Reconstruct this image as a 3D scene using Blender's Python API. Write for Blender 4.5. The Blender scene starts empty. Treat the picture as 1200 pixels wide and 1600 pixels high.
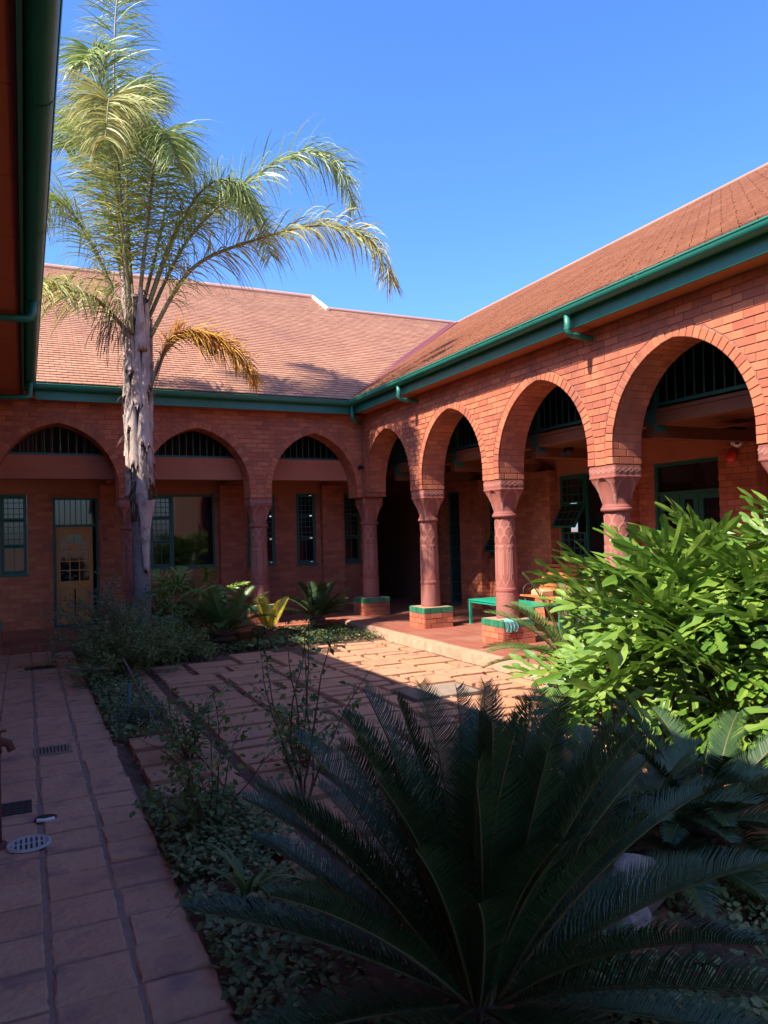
import bpy, math, random
from mathutils import Vector, Matrix
random.seed(7)
RND = random.Random(11)
S = bpy.context.scene
COL = S.collection
sin, cos, pi, sqrt = math.sin, math.cos, math.pi, math.sqrt
rad = math.radians

# ------------------------------------------------------------------ camera, sky, sun, exposure
F_PX, YAW, PITCH, ROLL = 1176.2, 0.4460, 0.0278, -0.0272
CAM = Vector((0, 0, 1.6))
fwd = Vector((sin(YAW)*cos(PITCH), cos(YAW)*cos(PITCH), sin(PITCH)))
rgt = Vector((cos(YAW), -sin(YAW), 0)); upv = rgt.cross(fwd)
rgt, upv = rgt*cos(ROLL) + upv*sin(ROLL), -rgt*sin(ROLL) + upv*cos(ROLL)
cd = bpy.data.cameras.new('camera'); cam = bpy.data.objects.new('camera', cd); COL.objects.link(cam)
cd.sensor_fit = 'VERTICAL'; cd.sensor_height = 24; cd.sensor_width = 18; cd.lens = F_PX/1600*24
cd.clip_start = .05; cd.clip_end = 3000
cam.matrix_world = Matrix(((rgt.x, upv.x, -fwd.x, CAM.x), (rgt.y, upv.y, -fwd.y, CAM.y), (rgt.z, upv.z, -fwd.z, CAM.z), (0, 0, 0, 1)))
S.camera = cam

SUN_FROM = Vector((-1, -.17, 1.15)).normalized()
w = bpy.data.worlds.new('World'); S.world = w; w.use_nodes = True
nt = w.node_tree; bg = nt.nodes['Background']
sky = nt.nodes.new('ShaderNodeTexSky'); sky.sky_type = 'NISHITA'; sky.sun_disc = False
sky.sun_elevation = math.asin(SUN_FROM.z); sky.sun_rotation = math.atan2(SUN_FROM.x, SUN_FROM.y)
sky.air_density = 1.0; sky.dust_density = 1.4; sky.ozone_density = 10; sky.altitude = 0
hs = nt.nodes.new('ShaderNodeHueSaturation'); hs.inputs['Saturation'].default_value = 1.11; hs.inputs['Hue'].default_value = .509
nt.links.new(sky.outputs[0], hs.inputs['Color']); nt.links.new(hs.outputs[0], bg.inputs[0]); bg.inputs[1].default_value = .13
sl = bpy.data.lights.new('sun', 'SUN'); sl.energy = 4.0; sl.angle = rad(.55); sl.color = (1, .91, .78)
so = bpy.data.objects.new('sun', sl); COL.objects.link(so)
so.rotation_euler = SUN_FROM.to_track_quat('Z', 'Y').to_euler()
S.view_settings.view_transform = 'Standard'; S.view_settings.look = 'None'
S.view_settings.exposure = 1.6; S.view_settings.gamma = 1; S.view_settings.use_curve_mapping = False
S.cycles.max_bounces = 8; S.cycles.diffuse_bounces = 5; S.cycles.transparent_max_bounces = 6

def pix(p):
    q = Vector(p) - CAM; z = q.dot(fwd)
    if z < .1: return None
    return (600 + F_PX*q.dot(rgt)/z, 800 - F_PX*q.dot(upv)/z)
def pixarea(pts):
    a = [pix(p) for p in pts]
    if any(x is None for x in a): return 0
    cx = sum(x[0] for x in a)/len(a); cy = sum(x[1] for x in a)/len(a)
    if not (-10 < cx < 1210 and -10 < cy < 1610): return 0
    s = 0
    for i in range(len(a)):
        x0, y0 = a[i]; x1, y1 = a[(i+1) % len(a)]; s += x0*y1 - x1*y0
    return abs(s)/2

# ------------------------------------------------------------------ materials
MATS = {}
def mat(name, cols, scale=6, rough=.8, bump=0, bscale=40, rnd=.5, spec=.3, detail=5, translucent=0, metal=0, attr=None, stretch=None, stain=None, sstretch=None):
    m = bpy.data.materials.new(name); m.use_nodes = True; n = m.node_tree.nodes; l = m.node_tree.links
    b = n['Principled BSDF']; out = n['Material Output']
    geo = n.new('ShaderNodeNewGeometry'); oi = n.new('ShaderNodeObjectInfo')
    vec = geo.outputs['Position']
    if stretch:
        mp = n.new('ShaderNodeMapping'); mp.inputs['Scale'].default_value = stretch; l.new(vec, mp.inputs[0]); vec = mp.outputs[0]
    no = n.new('ShaderNodeTexNoise'); no.inputs['Scale'].default_value = scale; no.inputs['Detail'].default_value = detail; no.inputs['Roughness'].default_value = .62
    l.new(vec, no.inputs['Vector'])
    def math_(op, a, c):
        q = n.new('ShaderNodeMath'); q.operation = op
        for i, x in enumerate((a, c)):
            if isinstance(x, (int, float)): q.inputs[i].default_value = x
            else: l.new(x, q.inputs[i])
        return q.outputs[0]
    r = math_('FRACT', math_('ADD', oi.outputs['Random'], geo.outputs['Random Per Island']), 0)
    st = math_('ADD', math_('MULTIPLY', math_('SUBTRACT', no.outputs['Fac'], .5), 1.9), .5)
    fac = math_('ADD', math_('MULTIPLY', st, 1-rnd), math_('MULTIPLY', r, rnd))
    cr = n.new('ShaderNodeValToRGB'); e = cr.color_ramp.elements
    while len(e) < len(cols): e.new(.5)
    for i, c in enumerate(cols):
        e[i].position = i/(len(cols)-1) if len(cols) > 1 else 0; e[i].color = (*c, 1)
    l.new(fac, cr.inputs[0]); colr = cr.outputs[0]
    if stain:
        sc, (c, lo, hi) = stain[0], stain[1:]
        n2 = n.new('ShaderNodeTexNoise'); n2.inputs['Scale'].default_value = sc; n2.inputs['Detail'].default_value = 6; n2v = geo.outputs['Position']
        if sstretch:
            mp2 = n.new('ShaderNodeMapping'); mp2.inputs['Scale'].default_value = sstretch; l.new(n2v, mp2.inputs[0]); n2v = mp2.outputs[0]
        l.new(n2v, n2.inputs['Vector'])
        mr = n.new('ShaderNodeMapRange'); mr.inputs[1].default_value = lo; mr.inputs[2].default_value = hi; l.new(n2.outputs['Fac'], mr.inputs[0])
        mx = n.new('ShaderNodeMixRGB'); mx.inputs[2].default_value = (*c, 1); l.new(mr.outputs[0], mx.inputs[0]); l.new(colr, mx.inputs[1]); colr = mx.outputs[0]
    if attr:
        at = n.new('ShaderNodeAttribute'); at.attribute_name = attr[0]
        mx = n.new('ShaderNodeMixRGB'); mx.inputs[2].default_value = (*attr[1], 1); l.new(at.outputs['Fac'], mx.inputs[0]); l.new(colr, mx.inputs[1]); colr = mx.outputs[0]
    l.new(colr, b.inputs['Base Color'])
    b.inputs['Roughness'].default_value = rough; b.inputs['Specular IOR Level'].default_value = spec; b.inputs['Metallic'].default_value = metal
    if bump:
        nb = n.new('ShaderNodeTexNoise'); nb.inputs['Scale'].default_value = bscale; nb.inputs['Detail'].default_value = 6; l.new(vec, nb.inputs['Vector'])
        bp = n.new('ShaderNodeBump'); bp.inputs['Strength'].default_value = min(1, bump); bp.inputs['Distance'].default_value = .01*max(1, bump); l.new(nb.outputs['Fac'], bp.inputs['Height']); l.new(bp.outputs[0], b.inputs['Normal'])
    if translucent:
        tr = n.new('ShaderNodeBsdfTranslucent'); l.new(colr, tr.inputs[0]); ms = n.new('ShaderNodeMixShader'); ms.inputs[0].default_value = translucent
        l.new(b.outputs[0], ms.inputs[1]); l.new(tr.outputs[0], ms.inputs[2]); l.new(ms.outputs[0], out.inputs[0])
    MATS[name] = m; return m

mat('brick', [(.27, .078, .052), (.38, .108, .058), (.46, .14, .07), (.52, .175, .086)], 9, .85, .6, 110, .66, stain=(1.6, (.20, .075, .055), .52, .80), sstretch=(1.6, 1.6, .45))
mat('mortar', [(.22, .10, .075), (.33, .16, .115)], 14, .95, .4, 120, 0)
mat('terracotta', [(.235, .070, .052), (.315, .105, .078)], 5, .75, .25, 160, .1, attr=('ridge', (.44, .24, .18)), stain=(3, (.17, .06, .048), .5, .8))
mat('plaster', [(.34, .105, .06), (.42, .14, .08)], 2.5, .85, .15, 60, .1)
mat('soffit', [(.36, .105, .045), (.43, .135, .06)], 1.7, .7, .1, 50, .15)
mat('green_paint', [(.012, .135, .095), (.022, .18, .13)], 3, .42, .15, 50, .12, spec=.45, stain=(9, (.07, .16, .12), .62, .85))
mat('dark_green_paint', [(.009, .08, .06), (.014, .105, .08)], 3, .45, 0, 50, .15, spec=.4)
mat('table_green', [(.008, .25, .15), (.015, .31, .19)], 4, .35, .1, 60, .1, spec=.5)
mat('roof_tile', [(.30, .145, .088), (.37, .185, .115), (.44, .235, .15)], 1.3, .85, .3, 90, .45, stain=(.7, (.30, .14, .10), .5, .85))
mat('roof_under', [(.16, .07, .05), (.2, .09, .06)], 3, .9)
mat('valley_metal', [(.13, .035, .04), (.19, .055, .055)], 4, .6)
mat('ridge_pale', [(.40, .23, .17), (.48, .29, .22)], 4, .8)
mat('white_trim', [(.66, .60, .54), (.75, .7, .65)], 4, .7)
mat('timber', [(.10, .032, .015), (.17, .06, .027)], 3, .6, .2, 20, .3, stretch=(6, 1, 9))
mat('dark_timber', [(.035, .014, .009), (.06, .024, .014)], 3, .75, .2, 20, .4)
mat('bench_wood', [(.38, .125, .04), (.5, .19, .07)], 4, .45, .1, 30, .4, spec=.4)
mat('door_wood', [(.38, .175, .045), (.50, .25, .075)], 4, .5, .15, 20, .25, stretch=(8, 8, 1))
mat('glass', [(.006, .006, .007), (.012, .011, .011)], 1, .04, 0, 1, .2, spec=.6)
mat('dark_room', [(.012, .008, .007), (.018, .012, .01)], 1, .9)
mat('glazed_tile', [(.015, .115, .06), (.03, .18, .095), (.06, .22, .13)], 14, .25, .1, 60, .6, spec=.55)
mat('cement', [(.30, .165, .10), (.42, .25, .16)], 12, .9, .6, 70, .1)
mat('red_floor', [(.22, .07, .045), (.30, .105, .068)], 2.2, .55, .15, 90, .45, spec=.35, stain=(1.4, (.34, .165, .115), .5, .85))
mat('slab', [(.36, .165, .088), (.43, .205, .112), (.49, .245, .138)], 3, .9, .5, 90, .45, stain=(2.2, (.27, .15, .11), .52, .8))
mat('paver', [(.42, .205, .115), (.50, .26, .15), (.57, .32, .19)], 3.2, .85, 1.3, 26, .3, stain=(5, (.25, .14, .12), .52, .75))
mat('joint', [(.24, .14, .10), (.33, .20, .15)], 12, .95, .6, 60, 0)
mat('soil', [(.07, .035, .023), (.12, .062, .04), (.17, .095, .065)], 7, 1, 1.5, 60, 0)
mat('ground', [(.16, .09, .06), (.22, .14, .09)], .5, 1, 1, 10, 0)
mat('stone', [(.12, .09, .075), (.25, .20, .165), (.38, .31, .26)], 9, .9, 1.5, 30, .1)
mat('concrete_grey', [(.20, .145, .105), (.29, .21, .155)], 9, .9, .5, 80, .1)
mat('iron', [(.035, .03, .028), (.07, .05, .045)], 14, .6, .3, 60, .1, metal=.3)
mat('rust', [(.10, .035, .025), (.17, .06, .04)], 20, .8, .5, 60, .1)
mat('pale_metal', [(.36, .33, .3), (.48, .44, .4)], 20, .55, .1, 60, .1)
mat('blue_pipe', [(.05, .12, .22), (.08, .17, .28)], 10, .5)
mat('hose', [(.10, .07, .06), (.17, .12, .10)], 10, .6)
mat('red_paint', [(.5, .02, .015), (.6, .03, .02)], 5, .3, spec=.5)
mat('white_plastic', [(.7, .66, .58), (.78, .74, .66)], 5, .4)
mat('black_plastic', [(.012, .012, .013), (.02, .02, .022)], 5, .4)
mat('towel', [(.13, .38, .32), (.22, .5, .42)], 20, .95, .6, 200, 0)
mat('tan_cloth', [(.42, .24, .12), (.52, .32, .18)], 10, .95)
mat('pot_clay', [(.33, .12, .06), (.42, .17, .09)], 8, .8, .3, 40, .1)
mat('palm_leaf', [(.11, .19, .035), (.23, .31, .07), (.40, .44, .13)], 1.2, .42, 0, 1, .75, spec=.5, translucent=.28)
mat('palm_leaf_yellow', [(.16, .21, .045), (.33, .33, .09), (.52, .44, .14)], 1.5, .5, 0, 1, .75, spec=.4, translucent=.3)
mat('palm_leaf_dead', [(.42, .18, .025), (.62, .31, .035), (.52, .33, .10)], 3, .7, 0, 1, .7, translucent=.3)
mat('palm_stalk', [(.13, .13, .045), (.22, .19, .08)], 5, .55)
mat('palm_sheath', [(.26, .19, .155), (.44, .34, .29), (.58, .46, .40)], 4, .85, .7, 25, .35, stretch=(9, 9, 1), stain=(5, (.13, .085, .065), .55, .75))
mat('palm_trunk', [(.16, .135, .125), (.27, .235, .22)], 6, .9, .8, 25, 0, stretch=(2, 2, 7))
mat('dark_fibre', [(.05, .035, .026), (.11, .075, .055)], 12, .95, 1.2, 30, .2, stretch=(4,4,1))
mat('fibre', [(.16, .11, .07), (.27, .2, .13)], 9, .95, .5, 30, .4)
mat('cycad_leaf', [(.018, .042, .014), (.032, .066, .021), (.065, .10, .032)], 2, .42, 0, 1, .6, spec=.32, translucent=.1)
mat('cycad_leaf_light', [(.045, .10, .025), (.08, .15, .035), (.13, .19, .05)], 2, .4, 0, 1, .6, spec=.45, translucent=.22)
mat('cycad_leaf_yellow', [(.42, .33, .03), (.6, .48, .06)], 2, .5, 0, 1, .6, translucent=.3)
mat('cycad_leaf_dry', [(.10, .062, .03), (.17, .11, .055)], 5, .8, 0, 1, .5)
mat('cycad_stalk', [(.09, .085, .03), (.15, .12, .05)], 6, .5)
mat('caudex', [(.055, .03, .022), (.12, .065, .045)], 16, .95, 1, 40, .4)
mat('philo_leaf', [(.045, .12, .014), (.12, .22, .026), (.25, .34, .055)], 1.6, .38, .3, 22, .7, spec=.5, translucent=.25)
mat('philo_stalk', [(.16, .22, .05), (.26, .30, .10)], 4, .5)
mat('shrub_leaf', [(.09, .14, .04), (.15, .205, .06), (.26, .27, .085)], 3, .55, 0, 1, .8, translucent=.25)
mat('shrub_leaf_grey', [(.085, .145, .08), (.16, .22, .13)], 3, .6, 0, 1, .8, translucent=.2)
mat('rose_leaf', [(.05, .115, .03), (.095, .165, .04), (.21, .22, .045)], 3, .45, 0, 1, .85, translucent=.25)
mat('twig', [(.07, .045, .03), (.13, .085, .06)], 8, .8)
mat('cover_leaf', [(.07, .12, .035), (.13, .18, .06), (.26, .23, .10)], 3, .6, 0, 1, .85, translucent=.15)
mat('litter', [(.10, .05, .03), (.20, .11, .06), (.30, .19, .11)], 4, .9, 0, 1, .85)

# ------------------------------------------------------------------ mesh helpers
class MB:
    def __init__(s): s.v = []; s.f = []; s.sm = False
    def add(s, vs, fs):
        o = len(s.v); s.v += [tuple(v) for v in vs]; s.f += [tuple(i+o for i in f) for f in fs]; return s
    def box(s, x0, x1, y0, y1, z0, z1):
        return s.add([(x0,y0,z0),(x1,y0,z0),(x1,y1,z0),(x0,y1,z0),(x0,y0,z1),(x1,y0,z1),(x1,y1,z1),(x0,y1,z1)],
                     [(0,3,2,1),(4,5,6,7),(0,1,5,4),(1,2,6,5),(2,3,7,6),(3,0,4,7)])
    def cbox(s, x0, x1, y0, y1, z0, z1, c=.006):   # box with a chamfered top edge
        return s.add([(x0,y0,z0),(x1,y0,z0),(x1,y1,z0),(x0,y1,z0),(x0,y0,z1-c),(x1,y0,z1-c),(x1,y1,z1-c),(x0,y1,z1-c),(x0+c,y0+c,z1),(x1-c,y0+c,z1),(x1-c,y1-c,z1),(x0+c,y1-c,z1)],
                     [(0,3,2,1),(0,1,5,4),(1,2,6,5),(2,3,7,6),(3,0,4,7),(4,5,9,8),(5,6,10,9),(6,7,11,10),(7,4,8,11),(8,9,10,11)])
    def tube(s, pts, r, n=8, cap=True):
        pts = [Vector(p) for p in pts]; k = len(pts); rs = r if isinstance(r, (list, tuple)) else [r]*k
        o = len(s.v); prev = None
        for i, p in enumerate(pts):
            t = (pts[min(i+1, k-1)] - pts[max(i-1, 0)])
            t = t.normalized() if t.length > 1e-9 else Vector((0,0,1))
            if prev is None: a = t.cross(Vector((0,0,1)) if abs(t.z) < .9 else Vector((1,0,0))).normalized()
            else: a = (prev - t*prev.dot(t)); a = a.normalized() if a.length > 1e-6 else t.orthogonal().normalized()
            prev = a; b = t.cross(a)
            for j in range(n):
                q = p + (a*cos(2*pi*j/n) + b*sin(2*pi*j/n))*rs[i]; s.v.append(tuple(q))
        for i in range(k-1):
            for j in range(n):
                s.f.append((o+i*n+j, o+i*n+(j+1)%n, o+(i+1)*n+(j+1)%n, o+(i+1)*n+j))
        if cap: s.f.append(tuple(o+j for j in range(n))[::-1]); s.f.append(tuple(o+(k-1)*n+j for j in range(n)))
        return s
    def lathe(s, prof, n=32, cx=0, cy=0):
        o = len(s.v)
        for r, z in prof:
            for j in range(n): s.v.append((cx + r*cos(2*pi*j/n), cy + r*sin(2*pi*j/n), z))
        for i in range(len(prof)-1):
            for j in range(n): s.f.append((o+i*n+j, o+i*n+(j+1)%n, o+(i+1)*n+(j+1)%n, o+(i+1)*n+j))
        return s
    def strip(s, L, R):
        o = len(s.v); s.v += [tuple(p) for p in L] + [tuple(p) for p in R]; k = len(L)
        for i in range(k-1): s.f.append((o+i, o+k+i, o+k+i+1, o+i+1))
        return s
    def mesh(s, name, m, smooth=False):
        me = bpy.data.meshes.new(name); me.from_pydata(s.v, [], s.f); me.materials.append(MATS[m])
        if smooth or s.sm: me.polygons.foreach_set('use_smooth', [True]*len(me.polygons))
        me.update(); return me
    def build(s, name, m, parent=None, smooth=False, loc=None, kind=None):
        return link(name, s.mesh(name, m, smooth), parent, loc, kind)
WORLD = {}
def link(name, data, parent=None, loc=None, kind=None, mw=None, local=False):
    """data in world coordinates (or at mw) unless local"""
    o = bpy.data.objects.new(name, data); COL.objects.link(o)
    if mw is not None: o.matrix_basis = mw
    elif loc is not None: o.location = loc
    base = o.matrix_basis.copy()
    if parent is not None:
        o.parent = parent
        if local: base = WORLD[parent] @ base
        else: o.matrix_parent_inverse = WORLD[parent].inverted()
    WORLD[o] = base
    if kind: o['kind'] = kind
    return o
def tag(o, label, cat, group=None):
    o['label'] = label; o['category'] = cat
    if group: o['group'] = group
    return o
def thing(name, label, cat, loc=(0,0,0), group=None):
    return tag(link(name, None, None, loc), label, cat, group)
def struct(o): o['kind'] = 'structure'; return o

class Face:      # a vertical wall plane: u along it, d outwards
    def __init__(s, k, c): s.k = k; s.c = c
    def p(s, u, z, d=0): return (s.c - d, u, z) if s.k == 'R' else (u, s.c - d, z)
    def box(s, mb, u0, u1, z0, z1, d0, d1):
        if s.k == 'R': return mb.box(s.c-d1, s.c-d0, u0, u1, z0, z1)
        return mb.box(u0, u1, s.c-d1, s.c-d0, z0, z1)
    def inward(s): return Vector((1,0,0)) if s.k == 'R' else Vector((0,1,0))

# ------------------------------------------------------------------ key dimensions (metres)
R, D, T = 5.594, 12.566, .41            # arcade faces and thickness
ZI, ZS, ZA = 2.26, 2.41, 3.39           # impost, arch spring, arch apex
PW = .382
RY = [10.50, 8.39, 6.28, 4.17, 2.06]    # right wing pier centres
BX = [3.68, 1.55, -.58]                 # back wing pier centres
OV, ZG, M_ = .42, 3.94, .595             # eave overhang, gutter height, roof pitch
EX, EY = R-OV, D-OV                     # eave lines
LX = .17                                # left wing gutter edge
XI, YI = 8.0, 14.4                      # inner walls
FZ = .10                                # verandah floor
COURSE, BL = .0783, .2145
RIDX, RIDY, RIDZ = EX+5.75, EY+5.75, ZG+M_*5.75

# ------------------------------------------------------------------ setting: ground, soil, path, paving
struct(MB().add([(-600,-600,-.12),(600,-600,-.12),(600,600,-.12),(-600,600,-.12)], [(0,1,2,3)]).build('ground', 'ground'))
def soil_sheet():
    mb = MB(); nx, ny = 60, 130; x0, x1, y0, y1 = .612, 5.02, -3.0, 12.22
    r = random.Random(3)
    ph = [(r.uniform(1, 6), r.uniform(1, 6), r.uniform(0, 6)) for _ in range(7)]
    for j in range(ny+1):
        for i in range(nx+1):
            x = x0+(x1-x0)*i/nx; y = y0+(y1-y0)*j/ny
            h = sum(sin(a*x+c)*cos(b*y+c) for a, b, c in ph)*.006
            bed = (y > 10.45) or (x < 1.1 and not (x > .66 and 4.6 < y < 6.5)) or (y < 2.2 and x < 4.9)
            mb.v.append((x, y, -.042 + (.035+h if bed else h*.35) + r.uniform(-.006, .006)))
    for j in range(ny):
        for i in range(nx):
            a = j*(nx+1)+i; mb.f.append((a, a+1, a+nx+2, a+nx+1))
    return mb
struct(soil_sheet().build('garden_soil', 'soil', smooth=True))

path = struct(MB().box(-1.15, .618, -3, 12.2, -.10, -.009).build('path', 'joint'))
def rough_block(sx, sy, h, seed, n=9, amp=.0025, edge=.006):
    r = random.Random(seed); mb = MB(); g = []
    ridges = [(r.uniform(0, 6.28), r.uniform(8, 22), r.uniform(0, 6)) for _ in range(4)]
    for j in range(n+1):
        for i in range(n+1):
            ex = edge if i in (0, n) else 0; u = (i/n - .5)*sx; v = (j/n - .5)*sy
            bord = i in (0, n) or j in (0, n)
            z = sum(sin((u*cos(a)+v*sin(a))*k+c) for a, k, c in ridges)*amp*.5 + r.uniform(-amp, amp)*.5 - (edge if bord else 0)
            jx = r.uniform(-.004, .004) if bord else 0; jy = r.uniform(-.004, .004) if bord else 0
            if i == 1: u = -.5*sx + edge*1.2
            if i == n-1: u = .5*sx - edge*1.2
            if j == 1: v = -.5*sy + edge*1.2
            if j == n-1: v = .5*sy - edge*1.2
            mb.v.append((u+jx, v+jy, z))
    idx = lambda i, j: j*(n+1)+i
    for j in range(n):
        for i in range(n): mb.f.append((idx(i,j), idx(i+1,j), idx(i+1,j+1), idx(i,j+1)))
    ring = [idx(i,0) for i in range(n)] + [idx(n,j) for j in range(n)] + [idx(n-i,n) for i in range(n)] + [idx(0,n-j) for j in range(n)]
    o = len(mb.v)
    for q in ring: x, y, z = mb.v[q]; mb.v.append((x*1.02, y*1.02, -h))
    k = len(ring)
    for i in range(k): mb.f.append((ring[i], o+i, o+(i+1)%k, ring[(i+1)%k]))
    return mb
PV = [rough_block(.268, .262, .03, 100+i).mesh('paver', 'paver') for i in range(7)]
PVE = [rough_block(.245, .262, .03, 200+i).mesh('paver', 'paver') for i in range(5)]
rp = random.Random(5)
for row in range(38):
    y = 1.9 + row*.281
    if y > 12.05: break
    for c, xc in enumerate((-.925, -.645, -.365, -.085, .21)):
        if c < 1 and y < 3: continue
        xx = xc + (.0, .0, .0, .0, .0)[c]
        me = rp.choice(PV)
        link('paver', me, path, mw=Matrix.Translation((xx+rp.uniform(-.004,.004), y+rp.uniform(-.012,.012), rp.uniform(-.004,.004))) @ Matrix.Rotation(rp.choice((0,pi))+rp.uniform(-.015,.015), 4, 'Z'))
    link('paver', rp.choice(PVE), path, mw=Matrix.Translation((.490, y+rp.uniform(-.02,.02), rp.uniform(-.006,.004))) @ Matrix.Rotation(rp.choice((0,pi))+rp.uniform(-.05,.05), 4, 'Z') @ Matrix.Diagonal((rp.uniform(.9,1.08),1,1,1)))

paving = struct(MB().add([(1.12,2.2,-.034),(4.95,2.2,-.034),(4.95,10.4,-.034),(1.12,10.4,-.034)], [(0,1,2,3)]).build('courtyard_paving', 'soil'))
SLM = {}
def slab(x, y, sx, sy, r):
    key = (round(sx,2), round(sy,2), r.randrange(3))
    if key not in SLM: SLM[key] = rough_block(sx, sy, .045, int(sx*1000+sy*77+key[2]*13), 6, .0016, .004).mesh('slab', 'slab')
    link('slab', SLM[key], paving, mw=Matrix.Translation((x, y, r.uniform(-.006,.008))) @ Matrix.Rotation(r.uniform(-.022,.022), 4, 'Z') @ Matrix.Rotation(r.uniform(-.008,.008), 4, 'X'))
rs = random.Random(21)
y = 3.2
while y < 10.2:                                   # narrow border row
    L = rs.choice((.42, .5, .56)); slab(1.215, y+L/2, .15, L-.03, rs); y += L
cell, gx0, gy0, gnx, gny = .218, 1.36, 2.2, 16, 37     # broken ashlar pattern of slabs laid in soil
used = [[False]*gny for _ in range(gnx)]
for gi in range(gnx):
    for gj in range(gny):
        cx_, cy_ = gx0+(gi+.5)*cell, gy0+(gj+.5)*cell
        if 3.33 < cx_ < 4.12 and 6.38 < cy_ < 6.96: used[gi][gj] = True      # the drain lid
for gj in range(gny):
    for gi in range(gnx):
        if used[gi][gj]: continue
        opts = [(3,2)]*9 + [(2,2)]*3 + [(3,1)]*3 + [(2,1)]*3 + [(4,2)]*1; rs.shuffle(opts)
        for (a, b) in opts + [(2,1), (1,2), (1,1)]:
            if gi+a <= gnx and gj+b <= gny and not any(used[gi+p][gj+q] for p in range(a) for q in range(b)): break
        for p in range(a):
            for q in range(b): used[gi+p][gj+q] = True
        if (a, b) == (1, 1) and rs.random() < .45: continue
        if gj+b > gny-2 and rs.random() < .3: continue
        slab(gx0+(gi+a/2)*cell+rs.uniform(-.008,.008), gy0+(gj+b/2)*cell+rs.uniform(-.008,.008), round(a*cell-.072+rs.uniform(-.012,.012), 2), round(b*cell-.066+rs.uniform(-.012,.012), 2), rs)
for yy in (4.95, 5.38, 5.81, 6.24):               # stepping slabs through the side bed
    slab(.93, yy+rs.uniform(-.02,.02), .40, .33, rs)

# verandah floors
vf = struct(MB().box(5.06, XI, -3, 17.3, -.1, FZ).box(-1.2, 5.06, 12.22, YI+.05, -.1, FZ-.001).build('verandah_floor', 'mortar'))
TF = [MB().cbox(-.108,.108,-.108,.108,-.02,.004,.003).mesh('floor_tile', 'red_floor') for _ in range(1)]
tiles = []
x = 5.17
while x < 7.95:
    y = 3.6
    while y < 14.3:
        tiles.append((x, y)); y += .2205
    x += .2205
x = -1.0
while x < 5.1:
    y = 12.34
    while y < 14.3: tiles.append((x, y)); y += .2205
    x += .2205
tiles.sort(key=lambda t: -pixarea([(t[0]-.11,t[1]-.11,FZ),(t[0]+.11,t[1]-.11,FZ),(t[0]+.11,t[1]+.11,FZ),(t[0]-.11,t[1]+.11,FZ)]))
rt = random.Random(8); rest = MB()
for i, (x, y) in enumerate(tiles):
    dz = rt.uniform(-.0015,.0015)
    if i < 300: link('floor_tile', TF[0], vf, (x, y, FZ+dz))
    else: rest.cbox(x-.108, x+.108, y-.108, y+.108, FZ-.02+dz, FZ+.004+dz, .003)
rest.build('floor_tiling', 'red_floor', vf, kind='stuff')
def lip():
    mb = MB(); r = random.Random(4); n = 150; A = []; B = []; C = []
    for i in range(n+1):
        y = -3 + i*(15.2)/n
        A.append((4.95+r.uniform(-.02,.02)-.01, y, -.04)); B.append((4.975+r.uniform(-.015,.015), y, .085+r.uniform(-.015,.006))); C.append((5.075+r.uniform(-.012,.012), y, FZ+.006))
    mb.strip(A, B); mb.strip(B, C); return mb
lip().build('screed_edge', 'cement', vf)
e2 = MB(); r = random.Random(9)
for i in range(58):
    e2.cbox(-1.15+i*.107, -1.15+i*.107+.098, 12.13, 12.235, -.05, FZ+r.uniform(-.004,.004)+.003)
e2.build('edge_bricks', 'brick', vf, kind='stuff')

# ------------------------------------------------------------------ bricks
class Bricks:
    """collects brick fronts of one building; the 300 largest in view become objects"""
    def __init__(s, name, mass, m='brick', limit=300): s.L = []; s.name = name; s.mass = mass; s.m = m; s.limit = limit; s.cache = {}
    def add(s, quad, inward, parent, depth=.03):
        s.L.append((pixarea(quad), [Vector(q) for q in quad], Vector(inward)*depth, parent))
    @staticmethod
    def geo(q, dv, c=.004):
        cen = sum(q, Vector())/4; out = []
        for p in q:
            t = cen-p; out.append(p + t*min(.3, c*1.6/max(t.length, .001)))
        n = dv.normalized()
        return out + [p + n*.003 for p in q] + [p + dv for p in q], [(0,1,2,3)] + [(i,4+i,4+(i+1)%4,(i+1)%4) for i in range(4)] + [(4+i,8+i,8+(i+1)%4,4+(i+1)%4) for i in range(4)]
    def finish(s):
        s.L.sort(key=lambda t: -t[0]); masses = {}
        for i, (a, q, dv, par) in enumerate(s.L):
            if i < s.limit and a > 0:
                o = q[0].copy(); rel = [p-o for p in q]
                key = tuple(round(x, 3) for p in rel for x in p) + tuple(round(x, 3) for x in dv)
                if key not in s.cache:
                    v, f = s.geo(rel, dv); s.cache[key] = MB().add(v, f).mesh(s.name, s.m)
                link(s.name, s.cache[key], par, o)
            else:
                v, f = s.geo(q, dv); masses.setdefault(par, MB()).add(v, f)
        for par, mb in masses.items(): mb.build(s.mass, s.m, par, kind='stuff')

class Arch:
    def __init__(s, uc, a, za=ZA): s.uc = uc; s.a = a; s.h = za-ZS; s.r = (a*a+s.h*s.h)/(2*a); s.c = a-s.r; s.ring = .105
    def half(s, z, off=0):
        if z <= ZS: return s.a+off
        q = (s.r+off)**2 - (z-ZS)**2
        return max(0, s.c+sqrt(q)) if q > 0 else 0
    def top(s, off=0): return ZS + sqrt((s.r+off)**2 - s.c**2)
    def path(s, off=0, n=None):      # from impost up to the apex, right side (positive u)
        phi = math.acos(max(-1, min(1, -s.c/(s.r+off))))
        return phi

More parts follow.
